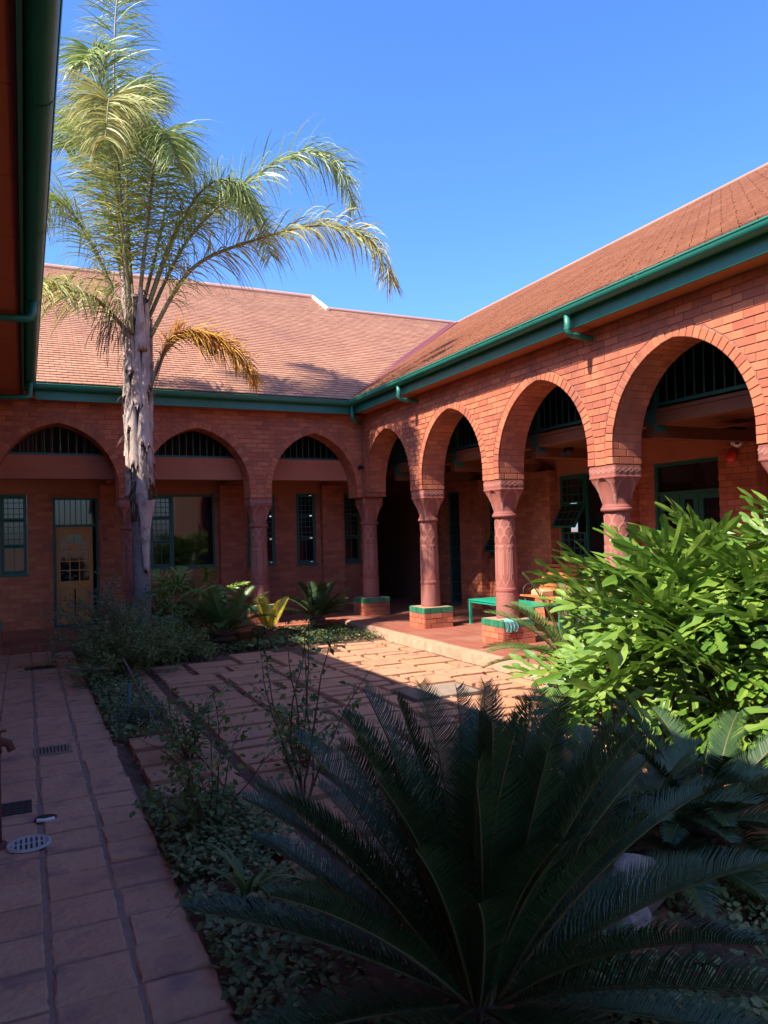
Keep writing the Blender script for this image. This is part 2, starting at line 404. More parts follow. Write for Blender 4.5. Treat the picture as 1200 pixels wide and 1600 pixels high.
def field(face, u0, u1, z0, z1, openings, arches, bricks, parent, seed, d=.0):
    r = random.Random(seed); row = 0; z = z0; g = .009; inw = face.inward()
    while z < z1-.02:
        zt = min(z+COURSE-g, z1)
        u = u0 - (BL/2 if row % 2 else 0)
        while u < u1:
            a, b = max(u, u0), min(u+BL-g, u1); u += BL
            if b-a < .02: continue
            segs = [(a, a, b, b)]
            for ar in arches:
                e0 = ar.half(z, ar.ring+g) if z < ar.top(ar.ring+g) else 0; e1 = ar.half(zt, ar.ring+g) if zt < ar.top(ar.ring+g) else 0
                if e0 <= 0: continue
                new = []
                for (ab, at, bb, bt) in segs:
                    if bb <= ar.uc-e0 or ab >= ar.uc+e0: new.append((ab, at, bb, bt)); continue
                    lb, lt = min(bb, ar.uc-e0), min(bt, ar.uc-e1)
                    if lt-at > .012: new.append((ab, at, max(lb, ab), lt))
                    rb, rt_ = max(ab, ar.uc+e0), max(at, ar.uc+e1)
                    if bt-rt_ > .012: new.append((min(rb, bb), rt_, bb, bt))
                segs = new
            for (o0, o1, oz0, oz1) in openings:
                new = []
                for (ab, at, bb, bt) in segs:
                    if zt <= oz0+.01 or z >= oz1-.01 or bb <= o0 or ab >= o1: new.append((ab, at, bb, bt)); continue
                    if o0-g-ab > .02: new.append((ab, at, o0-.002, o0-.002))
                    if bb-o1-g > .02: new.append((o1+.002, o1+.002, bb, bt))
                segs = new
            for (ab, at, bb, bt) in segs:
                dd = d + .004 + r.uniform(-.0018, .0018)
                bricks.add([face.p(ab, z, dd), face.p(bb, z, dd), face.p(bt, zt, dd), face.p(at, zt, dd)], inw, parent)
        z += COURSE; row += 1

def arch_bricks(face, ar, bricks, soffit, parent, seed):
    r = random.Random(seed); g = .008; inw = face.inward()
    def ring_pt(sd, s_, off):    # s_ = distance along the intrados from the impost
        st = ZS-ZI
        if s_ <= st: return (ar.uc + sd*(ar.a+off), ZI+s_)
        ph = (s_-st)/ar.r
        return (ar.uc + sd*max(0, ar.c + (ar.r+off)*cos(ph)), ZS + (ar.r+off)*sin(ph))
    total = (ZS-ZI) + ar.r*math.acos(-ar.c/ar.r); n = round(total/COURSE); step = total/n
    for sd in (-1, 1):
        for i in range(n):
            s0, s1 = i*step+.004, (i+1)*step-.004
            a0, a1 = ring_pt(sd, s0, 0), ring_pt(sd, s1, 0); b0, b1 = ring_pt(sd, s0, ar.ring), ring_pt(sd, s1, ar.ring)
            if i == n-1: b1 = (ar.uc+sd*.003, ar.top(ar.ring)); a1 = (ar.uc+sd*.003, a1[1])
            dd = .005 + r.uniform(-.002,.002)
            bricks.add([face.p(*a0, dd), face.p(*b0, dd), face.p(*b1, dd), face.p(*a1, dd)], inw, parent, .03)
            # bricks of the reveal and soffit
            cuts = (-.002, .20, T) if i % 2 else (-.002, .095, .30, T)
            mid = (Vector(face.p(*a0)) + Vector(face.p(*a1)))/2; cen = Vector(face.p(*((b0[0]+b1[0])/2, (b0[1]+b1[1])/2))); outw = (cen-mid).normalized()
            for k in range(len(cuts)-1):
                d0, d1 = cuts[k]+(.004 if k else 0), cuts[k+1]-.004
                soffit.add([face.p(*a0, -d0), face.p(*a0, -d1), face.p(*a1, -d1), face.p(*a1, -d0)], outw, parent, .03)

def arcade_core(face, u0, u1, ztop, arches, name, parent):
    mb = MB(); d0 = -.004; arches = sorted(arches, key=lambda a: a.uc); cur = u0
    for ar in arches:
        off = .005
        lo, hi = ar.uc-ar.a-off, ar.uc+ar.a+off
        if lo > cur: face.box(mb, cur, lo, ZI, ztop, -T, d0)
        us = [ar.uc + (ar.a+off)*sin(pi/2*(i/16-1)) for i in range(33)]
        def zi(u):
            x = abs(u-ar.uc)
            q = (ar.r+off)**2 - (x-ar.c)**2
            return ZS + sqrt(max(0, q)) if x < ar.a+off-1e-6 else ZS
        P = [(lo, ZI)] + [(u, zi(u)) for u in us] + [(hi, ZI)]
        for (a, za), (b, zb) in zip(P[1:-1], P[2:-1]):
            for dd in (d0, -T): mb.add([face.p(a, za, dd), face.p(b, zb, dd), face.p(b, ztop, dd), face.p(a, ztop, dd)], [(0,1,2,3)])
        for (a, za), (b, zb) in zip(P, P[1:]):
            mb.add([face.p(a, za, d0), face.p(b, zb, d0), face.p(b, zb, -T), face.p(a, za, -T)], [(0,1,2,3)])
        mb.add([face.p(lo, ztop, d0), face.p(hi, ztop, d0), face.p(hi, ztop, -T), face.p(lo, ztop, -T)], [(0,1,2,3)])
        cur = hi
    if u1 > cur: face.box(mb, cur, u1, ZI, ztop, -T, d0)
    return mb.build(name, 'mortar', parent)

def wall_core(face, u0, u1, z0, z1, openings, thick, name, parent, m='mortar', d=-.003):
    us = sorted({u0, u1, *[min(max(x, u0), u1) for o in openings for x in o[:2]]}); mb = MB()
    for a, b in zip(us, us[1:]):
        zz = z0; cuts = sorted((o[2], o[3]) for o in openings if o[0] <= a+1e-6 and o[1] >= b-1e-6)
        for (c0, c1) in cuts:
            if c0 > zz+.001: face.box(mb, a, b, zz, c0, -thick, d)
            zz = max(zz, c1)
        if zz < z1-.001: face.box(mb, a, b, zz, z1, -thick, d)
    return mb.build(name, m, parent)

# ------------------------------------------------------------------ columns
SHAFT_Z0, COLLAR_Z = .42, 1.79
def shaft_mesh():
    mb = MB(); n, k = 112, 150; z0, z1 = 0.0, COLLAR_Z-SHAFT_Z0; ridge = []
    def tri(x): return abs((x % 1) - .5)*2
    for j in range(k+1):
        z = z0+(z1-z0)*j/k
        rbase = .150 - .016*z/(z1)
        for i in range(n):
            th = i/n; h = 0
            if .03 < z < .35:
                fu = (th*5) % 1 - .5; fv = ((z-.03)/.30) - .5; mm = abs(fu)*2 + abs(fv)*2
                h = 1 if (mm*3.2) % 1 < .42 else 0
            elif .365 < z < .41: h = 2.4
            elif .42 < z < .98:
                fu = abs((th*7) % 1 - .5)*2
                hw = .78 if z < .86 else max(0, .78*sqrt(max(0, 1-((z-.86)/.12)**2)))
                if z < .54: hw = min(hw, max(0, (z-.42)/.12*.9))
                h = 1 if (abs(fu-hw) < .11 or (abs(fu-hw*.55) < .10 and .58 < z < .92)) else 0
                if z > .9 and abs(1-fu) + abs(z-.955)/.03 < .9: h = 1
            elif 1.0 < z < 1.33:
                hh = .11; row = int((z-1.0)/hh); fv = ((z-1.0) % hh)/hh; fu = ((th*7 + .5*(row % 2)) % 1 - .5)*2
                dd = sqrt(fu*fu + fv*fv)
                h = 1 if abs(dd-.93) < .13 else 0
            rr = rbase + h*.0034
            ridge.append(1.0 if h == 1 else 0.0)
            mb.v.append((rr*cos(2*pi*th), rr*sin(2*pi*th), z))
    for j in range(k):
        for i in range(n): mb.f.append((j*n+i, j*n+(i+1)%n, (j+1)*n+(i+1)%n, (j+1)*n+i))
    me = mb.mesh('shaft', 'terracotta', True)
    at = me.attributes.new('ridge', 'FLOAT', 'POINT'); at.data.foreach_set('value', [x*.4 for x in ridge])
    return me
def capital_mesh():
    # round neck flaring to a square abacus, an arched panel line on each face
    mb = MB(); n, k = 96, 40; H = ZI-.005-COLLAR_Z; ridge = []
    for j in range(k+1):
        t = j/k; z = t*H
        if t < .08: sq, rr = 0, .153
        elif t < .72: q = (t-.08)/.64; sq, rr = min(1, q*1.25), .138 + .058*q**2.1
        else: sq, rr = 1, .198
        for i in range(n):
            th = 2*pi*(i+.5)/n; ca, sa = cos(th), sin(th)
            sqr = 1/max(abs(ca), abs(sa)); lim = min(sqr, 1.36)
            rad_ = rr*((1-sq) + sq*lim); rg = 0
            u = math.tan((th + pi/4) % (pi/2) - pi/4)
            if .1 < t < .72:
                q = (t-.1)/.62; hw = .92*sqrt(max(0, 1-q*q)) if q > 0 else .92
                if abs(u) < hw: rad_ -= .012*min(1, (hw-abs(u))*6)*sq
                if abs(abs(u)-hw) < .09: rad_ += .004; rg = .5
            if t > .78:
                uu = u*2.5; vv = (t-.88)/.07; m2 = abs((uu % 1)-.5)*2 + abs(vv)
                if abs(m2-.75) < .22: rad_ += .005; rg = .5
            if .715 < t < .75: rad_ += .008
            mb.v.append((rad_*ca, rad_*sa, z)); ridge.append(rg)
    for j in range(k):
        for i in range(n): mb.f.append((j*n+i, j*n+(i+1)%n, (j+1)*n+(i+1)%n, (j+1)*n+i))
    me = mb.mesh('capital', 'terracotta', True)
    at = me.attributes.new('ridge', 'FLOAT', 'POINT'); at.data.foreach_set('value', ridge)
    return me
SHAFT, CAPITAL = shaft_mesh(), capital_mesh()
COLLAR = MB().lathe([(.135,-.03),(.163,-.025),(.168,-.005),(.163,.015),(.14,.022)], 40).mesh('collar', 'terracotta', True)
def column(parent, x, y):
    c = link('column', MB().box(-.06,.06,-.06,.06,SHAFT_Z0-.05,ZI-.02).mesh('column', 'terracotta'), parent, (x, y, 0))
    link('shaft', SHAFT, c, (x, y, SHAFT_Z0)); link('capital', CAPITAL, c, (x, y, COLLAR_Z)); link('collar', COLLAR, c, (x, y, COLLAR_Z))
PB = MB().cbox(-.096,.096,-.012,.012,0,.069,.002).mesh('brick', 'brick')
PT = MB().cbox(-.046,.046,-.010,.010,0,.085,.004).mesh('tile', 'glazed_tile')
def pedestal(parent, x, y, seed, detail=True):
    r = random.Random(seed); hw = .25; zt = SHAFT_Z0
    p = link('pedestal', MB().box(x-hw+.008, x+hw-.008, y-hw+.008, y+hw-.008, .02, zt-.004).mesh('pedestal', 'mortar'), parent)
    MB().box(x-hw+.012, x+hw-.012, y-hw+.012, y+hw-.012, zt-.003, zt+.003).build('top_slab', 'cement', p)
    for side in range(4):
        rot = Matrix.Translation((x, y, 0)) @ Matrix.Rotation(side*pi/2, 4, 'Z')
        for k in range(5):
            link('tile', PT, p, mw=rot @ Matrix.Translation((-.2+.1*k, -hw+.004+r.uniform(-.0015,.0015), zt-.085)))
        for row in range(3):
            z = FZ + .005 + row*.0765; u = -hw; off = .115 if row % 2 else 0
            cuts = [-hw, -hw+.1+off, -hw+.31+off, hw] if row % 2 == 0 else [-hw, -hw+.2, -hw+.4, hw]
            for a, b in zip(cuts, cuts[1:]):
                sc = (b-a-.008)/.192
                link('brick', PB, p, mw=rot @ Matrix.Translation(((a+b)/2, -hw+.006+r.uniform(-.002,.002), z)) @ Matrix.Diagonal((sc, 1, 1, 1)))

# ------------------------------------------------------------------ windows
def frame_bars(mb, f, u0, u1, z0, z1, wd, d0, d1):
    f.box(mb, u0, u1, z0, z0+wd, d0, d1); f.box(mb, u0, u1, z1-wd, z1, d0, d1)
    f.box(mb, u0, u0+wd, z0+wd, z1-wd, d0, d1); f.box(mb, u1-wd, u1, z0+wd, z1-wd, d0, d1)
def sash(parent, f, u0, u1, z0, z1, nx, nz, m, d=0, tilt=0):
    mb = MB(); frame_bars(mb, f, u0, u1, z0, z1, .028, d-.015, d+.02)
    bars = MB()
    for i in range(1, nx): x = u0+(u1-u0)*i/nx; f.box(bars, x-.006, x+.006, z0+.028, z1-.028, d-.006, d+.008)
    for i in range(1, nz): z = z0+(z1-z0)*i/nz; f.box(bars, u0+.028, u1-.028, z-.006, z+.006, d-.007, d+.009)
    gl = MB(); f.box(gl, u0+.026, u1-.026, z0+.026, z1-.026, d-.004, d)
    if tilt:
        ax = f.p(0, z1, d)
        def tr(v):
            x, y, z = v; h = z1-z; c, s = cos(tilt), sin(tilt)
            if f.k == 'R': dd = (f.c - d) - x; return (f.c-d-(dd*c+h*s), y, z1-h*c+dd*s)
            dd = (f.c-d) - y; return (x, f.c-d-(dd*c+h*s), z1-h*c+dd*s)
        for q in (mb, bars, gl): q.v = [tr(v) for v in q.v]
    mb.build('sash', m, parent)
    if bars.v: bars.build('glazing_bars', m, parent)
    gl.build('pane', 'glass', parent)
def window(wing, f, u0, u1, z0, z1, cols, m='dark_green_paint', tilts={}, rows=((0,1.54,2,1),(1.54,1.99,4,4),(1.99,9,4,4))):
    d = -.05
    mb = MB(); frame_bars(mb, f, u0+.001, u1-.001, z0+.001, z1-.001, .035, d-.05, d+.03)
    for c in cols[1:-1]: f.box(mb, c-.02, c+.02, z0+.036, z1-.036, d-.049, d+.029)
    w_ = mb.build('window', m, wing)
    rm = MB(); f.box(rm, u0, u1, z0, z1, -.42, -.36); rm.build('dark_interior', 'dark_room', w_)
    sl_ = MB(); f.box(sl_, u0-.03, u1+.03, z0-.03, z0-.002, -.10, .03); sl_.build('sill', m, w_)
    for ci, (a, b) in enumerate(zip(cols, cols[1:])):
        if b-a > .635:
            gl = MB(); f.box(gl, a+.03, b-.03, z0+.036, z1-.036, d-.01, d-.004); gl.build('pane', 'glass', w_); continue
        for ri, (ra, rb, nx, nz) in enumerate(rows):
            za, zb = max(ra, z0+.036), min(rb, z1-.036)
            sash(w_, f, a+.03, b-.03, za+.008, zb-.008, nx, nz, m, d+.02, tilts.get((ci, ri), 0))
    return w_

# ------------------------------------------------------------------ roofs
def roof_tiles(org, along, ups, ulen, slen, keep, name, parent, seed, ew=.17, eh=.12):
    r = random.Random(seed); mb = MB(); org = Vector(org); al = Vector(along); up = Vector(ups).normalized(); nn = al.cross(up); nn = nn if nn.z > 0 else -nn
    rows = int(slen/eh)
    for j in range(rows):
        s0 = j*eh; off = (j % 2)*ew/2 + r.uniform(-.01,.01); k = 0
        wav = .004*sin(j*.9)
        while k*ew < ulen:
            u0 = k*ew-off; k += 1; u1 = u0+ew-.005
            c = org + al*(u0+ew/2) + up*(s0+eh/2)
            if not keep(c): continue
            t = .017+r.uniform(-.004,.005); sk = r.uniform(-.004,.004)
            p = org + nn*.012
            b0 = p+al*u0+up*(s0+sk)+nn*(.012+t*.5); b1 = p+al*u1+up*(s0-sk)+nn*(.012+t*.5)
            t0 = p+al*u0+up*(s0+eh+.02)+nn*.006; t1 = p+al*u1+up*(s0+eh+.02)+nn*.006
            mb.add([b0, b1, t1, t0, b0-nn*t, b1-nn*t], [(0,1,2,3),(4,5,1,0)])
    return mb.build(name, 'roof_tile', parent, kind='stuff')
def gutter(name, pts_fn, L, parent, outward, m='green_paint'):
    """half-round gutter; pts_fn(t, o, z): t along, o outwards from the fascia"""
    mb = MB(); prof = []
    for i in range(13):
        a = pi + pi*i/12
        prof.append((.075+.075*cos(a), .072*sin(a)))
    prof = [(.0, .012)] + prof + [(.150, .010), (.157, .014), (.160, .006), (.155, -.002)]
    n = 2
    A = [pts_fn(0, o, z) for o, z in prof]; B = [pts_fn(L, o, z) for o, z in prof]
    mb.strip(A, B)
    g = mb.build(name, m, parent, smooth=True)
    t = .9
    while t < L:
        q = MB(); P = [(o_*1.03-.002, z_*1.05-.002) for o_, z_ in prof[1:14]]
        q.strip([pts_fn(t, o, z) for o, z in P], [pts_fn(t+.035, o, z) for o, z in P]); q.build('joint_strap', m, g); t += 1.83
    return g

# ------------------------------------------------------------------ RIGHT WING
rw = thing('right_wing', 'sunlit red brick arcade wing with carved columns and tiled roof on the right', 'building', (R, 7, 0))
FR, FRI = Face('R', R), Face('R', XI)
rb = Bricks('brick', 'brickwork'); ra = Bricks('arch_brick', 'arch_brickwork'); rsf = Bricks('soffit_brick', 'soffit_brickwork')
ZT = 3.77
r_arches = [Arch((RY[0]+PW/2 + D-.12)/2, (D-.12-RY[0]-PW/2)/2)] + [Arch((RY[i]+RY[i+1])/2, (RY[i]-RY[i+1]-PW)/2) for i in range(4)]
aw = arcade_core(FR, 1.87, D+T, ZT, r_arches, 'arcade_wall', rw)
field(FR, 1.87, D-.012, ZI, ZT, [], r_arches, rb, aw, 1)
for i, a in enumerate(r_arches): arch_bricks(FR, a, ra, rsf, aw, 50+i)
endw = MB().box(R, R+T, -3, 1.87, FZ, ZT).build('end_wall', 'mortar', rw)
for i, yy in enumerate(RY): column(rw, R+T/2, yy); pedestal(rw, R+T/2, yy, 60+i)
# inner wall with openings (u = Y)
r_open = [(12.94, 13.62, FZ, 2.40), (11.35, 12.1, 1.1, 2.46), (8.72, 9.98, 1.1, 2.46), (6.68, 7.90, FZ, 2.46), (4.5, 5.75, 1.1, 2.46)]
iw = wall_core(FRI, 1.8, 17.2, -.05, 2.49, r_open, .22, 'inner_wall', rw)
field(FRI, 3.0, 15.0, FZ, 2.49, r_open, [], rb, iw, 2)
MB().box(XI-.012, XI+.2, 1.8, 17.2, 2.49, 2.829).build('plaster_band', 'plaster', rw)
for i, (pa, pb) in enumerate(((12.14, 12.88), (10.02, 10.5), (8.2, 8.66), (6.12, 6.66), (3.9, 4.4))):
    f = Face('R', XI-.18); pc = MB(); pc.box(XI-.177, XI-.004, pa+.003, pb-.003, FZ, 2.56); pil = pc.build('pilaster', 'mortar', rw)
    field(f, pa, pb, FZ, 2.56, [], [], rb, pil, 70+i)
    fs = Face('B', pa); field(fs, XI-.18, XI-.005, FZ, 2.56, [], [], rb, pil, 80+i)
window(rw, FRI, 8.72, 9.98, 1.1, 2.46, [8.72, 9.36, 9.98], 'dark_green_paint', {(1,1): .55}, ((0,1.54,4,3),(1.54,1.99,4,3),(1.99,9,4,3)))
window(rw, FRI, 11.35, 12.1, 1.1, 2.46, [11.35, 11.72, 12.1], 'dark_green_paint', {(1,0): .5, (0,0): .5}, ((0,1.54,3,3),(1.54,1.99,3,3),(1.99,9,3,3)))
window(rw, FRI, 4.5, 5.75, 1.1, 2.46, [4.5, 4.9, 5.75], 'dark_green_paint')
# double door unit with a fixed light above
dm = MB(); frame_bars(dm, FRI, 6.682, 7.898, FZ+.002, 2.458, .045, -.10, -.01); FRI.box(dm, 6.727, 7.853, 2.02, 2.06, -.099, -.011)
dd_ = dm.build('door', 'dark_green_paint', rw)
g = MB(); FRI.box(g, 6.727, 7.853, 2.06, 2.413, -.06, -.055); g.build('pane', 'glass', dd_)
for k, (a, b) in enumerate(((6.73, 7.17), (7.18, 7.48), (7.49, 7.85))):
    q = MB(); frame_bars(q, FRI, a, b, FZ+.01, 2.018, .075, -.085, -.035); FRI.box(q, a+.075, b-.075, .85, .95, -.084, -.036); FRI.box(q, a+.07, b-.07, FZ+.08, .86, -.07, -.05); q.build('door_leaf', 'dark_green_paint', dd_)
    g = MB(); FRI.box(g, a+.074, b-.074, .95, 1.944, -.065, -.06); g.build('pane', 'glass', dd_)
q = MB(); frame_bars(q, FRI, 12.942, 13.618, FZ+.002, 2.398, .05, -.10, -.02); sd2 = q.build('door', 'dark_green_paint', rw)
q = MB(); FRI.box(q, 12.992, 13.568, FZ+.01, 2.348, -.09, -.05); q.build('door_leaf', 'dark_room', sd2)
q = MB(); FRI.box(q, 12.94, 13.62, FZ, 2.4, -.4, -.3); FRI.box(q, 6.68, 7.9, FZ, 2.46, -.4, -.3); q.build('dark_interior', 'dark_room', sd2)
q = MB()
for i in range(6): FRI.box(q, 13.0+.095*i, 13.012+.095*i, FZ+.02, 2.34, -.05, -.035)
for i in range(9): FRI.box(q, 12.995, 13.565, .3+.24*i, .312+.24*i, -.049, -.034)
q.build('security_grille', 'dark_green_paint', sd2)
# loft floor, boards, beams, hangers, grille
MB().box(6.23, XI+.2, 1.8, 17.2, 2.83, 2.869).build('loft_floor', 'timber', rw)
lb = MB(); r = random.Random(31); yy = 1.8
while yy < 13.2: lb.box(7.72+r.uniform(0,.012), 7.76, yy, yy+.135, 2.87, 5.3); yy += .14
lb.build('loft_boarding', 'dark_timber', rw)
MB().box(6.24, 6.38, 1.9, 12.9, 2.70, 2.826).build('beam', 'timber', rw)
for hy in [y_-.12 for y_ in RY[:4]] + [12.45]:
    MB().box(6.21, XI-.01, hy-.06, hy+.06, 2.56, 2.695).build('joist', 'timber', rw)
    h = MB().box(6.225, 6.385, hy-.065, hy+.075, 2.63, 2.87).build('hanger', 'dark_green_paint', rw)
    MB().box(6.28, 6.33, hy-.02, hy+.03, 2.87, 3.8).build('post', 'dark_green_paint', h)
for hy in [9.3, 7.2, 5.1]: MB().box(6.385, XI-.01, hy-.05, hy+.05, 2.71, 2.826).build('joist', 'timber', rw)
gr = MB().box(6.29, 6.325, 1.9, 12.9, 2.905, 2.945).box(6.295, 6.32, 1.9, 12.9, 3.62, 3.65).build('grille', 'dark_green_paint', rw)
BAR = MB().box(-.006,.006,-.006,.006,0,.70).mesh('bar', 'dark_green_paint'); yy = 2.5
while yy < 12.5: link('bar', BAR, gr, (6.307, yy, 2.945)); yy += .125
# roof
MB().add([(EX+.06,-3,ZG+.02),(RIDX,-3,RIDZ),(RIDX,RIDY,RIDZ),(EX+.06,EY+.06,ZG+.02)], [(0,1,2,3)]).add([(RIDX,-3,RIDZ),(RIDX+5.7,-3,ZG),(RIDX+5.7,24,ZG),(RIDX,24,RIDZ)], [(0,1,2,3)]).build('roof', 'roof_under', rw)
rr_ = [o for o in rw.children if o.name.startswith('roof')][0]
sl_ = sqrt(1+M_*M_)
roof_tiles((EX+.05, -3, ZG+.02), (0,1,0), (1,0,M_), 21.5, 5.75*sl_, lambda c: c.y-EY < c.x-EX+.06, 'roof_tiles', rr_, 41)
MB().tube([(RIDX,-3,RIDZ+.01),(RIDX,RIDY,RIDZ+.01)], .045, 10).build('ridge_cap', 'roof_tile', rr_)
vd = Vector((1,1,M_)).normalized(); va = Vector((EX+.05,EY+.05,ZG+.045)); vb = Vector((RIDX,RIDY,RIDZ+.055)); vs_ = Vector((1,-1,0)).normalized()
MB().add([va-vs_*.10+Vector((0,0,.035)), va, vb, vb-vs_*.10+Vector((0,0,.035))], [(0,1,2,3)]).add([va+vs_*.10+Vector((0,0,.035)), va, vb, vb+vs_*.10+Vector((0,0,.035))], [(0,1,2,3)]).build('valley', 'valley_metal', rr_)
MB().box(EX+.155, EX+.185, -3, EY+.155, 3.74, 3.955).build('fascia', 'green_paint', rw)
MB().box(EX+.187, R+.02, -3, EY+.187, 3.755, 3.80).build('soffit', 'soffit', rw)
MB().box(R-.025, R+T-.02, -3, D+T-.03, ZT+.032, ZT+.12).build('wall_plate', 'soffit', rw)
gt = gutter('gutter', lambda t, o, z: (EX+.155-o, -3+t, ZG+z), EY+.155+3-.0, rw, None)
def spout(par, x, y, towards, zb=3.66):
    tx, ty = towards; P = [(x, y, ZG-.06), (x, y, zb+.05), (x+tx*.02, y+ty*.02, zb+.015), (x+tx*.06, y+ty*.06, zb), (x+tx*.32, y+ty*.32, zb-.012)]
    o = MB().tube(P, .034, 12).build('spout', 'green_paint', par, smooth=True)
    MB().tube([(x, y, zb+.055), (x, y, zb+.075)], .038, 12).build('coupling', 'green_paint', o)
spout(gt, EX+.08, 6.33, (1, 0)); spout(gt, EX+.08, 10.35, (1, 0)); spout(gt, EX+.09, EY+.06, (.75, .7), 3.62)

# ------------------------------------------------------------------ BACK WING
bw = thing('back_wing', 'shaded red brick arcade wing behind the palm, with door, windows and tiled roof', 'building', (2.5, D, 0))
FB, FBI = Face('B', D), Face('B', YI)
bb = Bricks('brick', 'brickwork'); ba = Bricks('arch_brick', 'arch_brickwork'); bsf = Bricks('soffit_brick', 'soffit_brickwork')
cx0, cx1 = BX[0]+PW/2, R-.12
b_arches = [Arch((cx0+cx1)/2, (cx1-cx0)/2, ZA+.02), Arch((BX[0]+BX[1])/2, (BX[0]-BX[1]-PW)/2, ZA+.04), Arch((BX[1]+BX[2])/2, (BX[1]-BX[2]-PW)/2, ZA+.04)]
baw = arcade_core(FB, BX[2]-PW/2, R-.001, ZT, b_arches, 'arcade_wall', bw)
MB().box(-1.25, BX[2]-PW/2-.002, D+.02, D+T, FZ, ZT).build('end_wall', 'mortar', bw)
field(FB, BX[2]-PW/2, R-.012, ZI, ZT, [], b_arches, bb, baw, 3)
for i, a in enumerate(b_arches): arch_bricks(FB, a, ba, bsf, baw, 90+i)
for i, xx in enumerate(BX): column(bw, xx, D+T/2); pedestal(bw, xx, D+T/2, 160+i)
column(bw, R+T/2, D+T/2); pedestal(bw, R+T/2, D+T/2-.0, 170)
b_open = [(-.37, .04, 1.05, 2.43), (.45, 1.20, FZ, 2.38), (2.09, 3.29, 1.06, 2.42), (3.92, 4.48, 1.04, 2.42), (4.93, 5.34, 1.02, 2.44), (5.94, 6.32, 1.02, 2.44)]
biw = wall_core(FBI, -1.25, 6.5, -.05, 2.45, b_open, .22, 'inner_wall', bw)
field(FBI, -1.0, 6.5, FZ, 2.45, b_open, [], bb, biw, 4)
MB().box(-1.25, 6.5, YI-.012, YI+.2, 2.45, 2.75).build('plaster_band', 'plaster', bw)
for i, (pa, pb) in enumerate(((1.24, 1.70), (3.36, 3.85), (5.44, 5.9))):
    f = Face('B', YI-.16); pc = MB().box(pa+.003, pb-.003, YI-.157, YI-.004, FZ, 2.60); pil = pc.build('pilaster', 'mortar', bw)
    field(f, pa, pb, FZ, 2.60, [], [], bb, pil, 110+i)
    fs = Face('R', pa); field(fs, YI-.16, YI-.005, FZ, 2.60, [], [], bb, pil, 120+i)
    MB().add([(pa+.1,D+T+.0,2.61),(pb-.05,D+T+.0,2.61),(pb-.05,YI-.01,2.61),(pa+.1,YI-.01,2.61),(pa+.1,D+T,2.745),(pb-.05,D+T,2.745),(pb-.05,YI-.01,2.745),(pa+.1,YI-.01,2.745)], [(0,3,2,1),(4,5,6,7),(0,1,5,4),(1,2,6,5),(2,3,7,6),(3,0,4,7)]).build('cross_beam', 'plaster', bw)
window(bw, FBI, -.37, .04, 1.05, 2.43, [-.37, .04]); window(bw, FBI, 2.09, 3.29, 1.06, 2.42, [2.09, 2.50, 3.29])
window(bw, FBI, 3.92, 4.48, 1.04, 2.42, [3.92, 4.48]); window(bw, FBI, 4.93, 5.34, 1.02, 2.44, [4.93, 5.34]); window(bw, FBI, 5.94, 6.32, 1.02, 2.44, [5.94, 6.32])
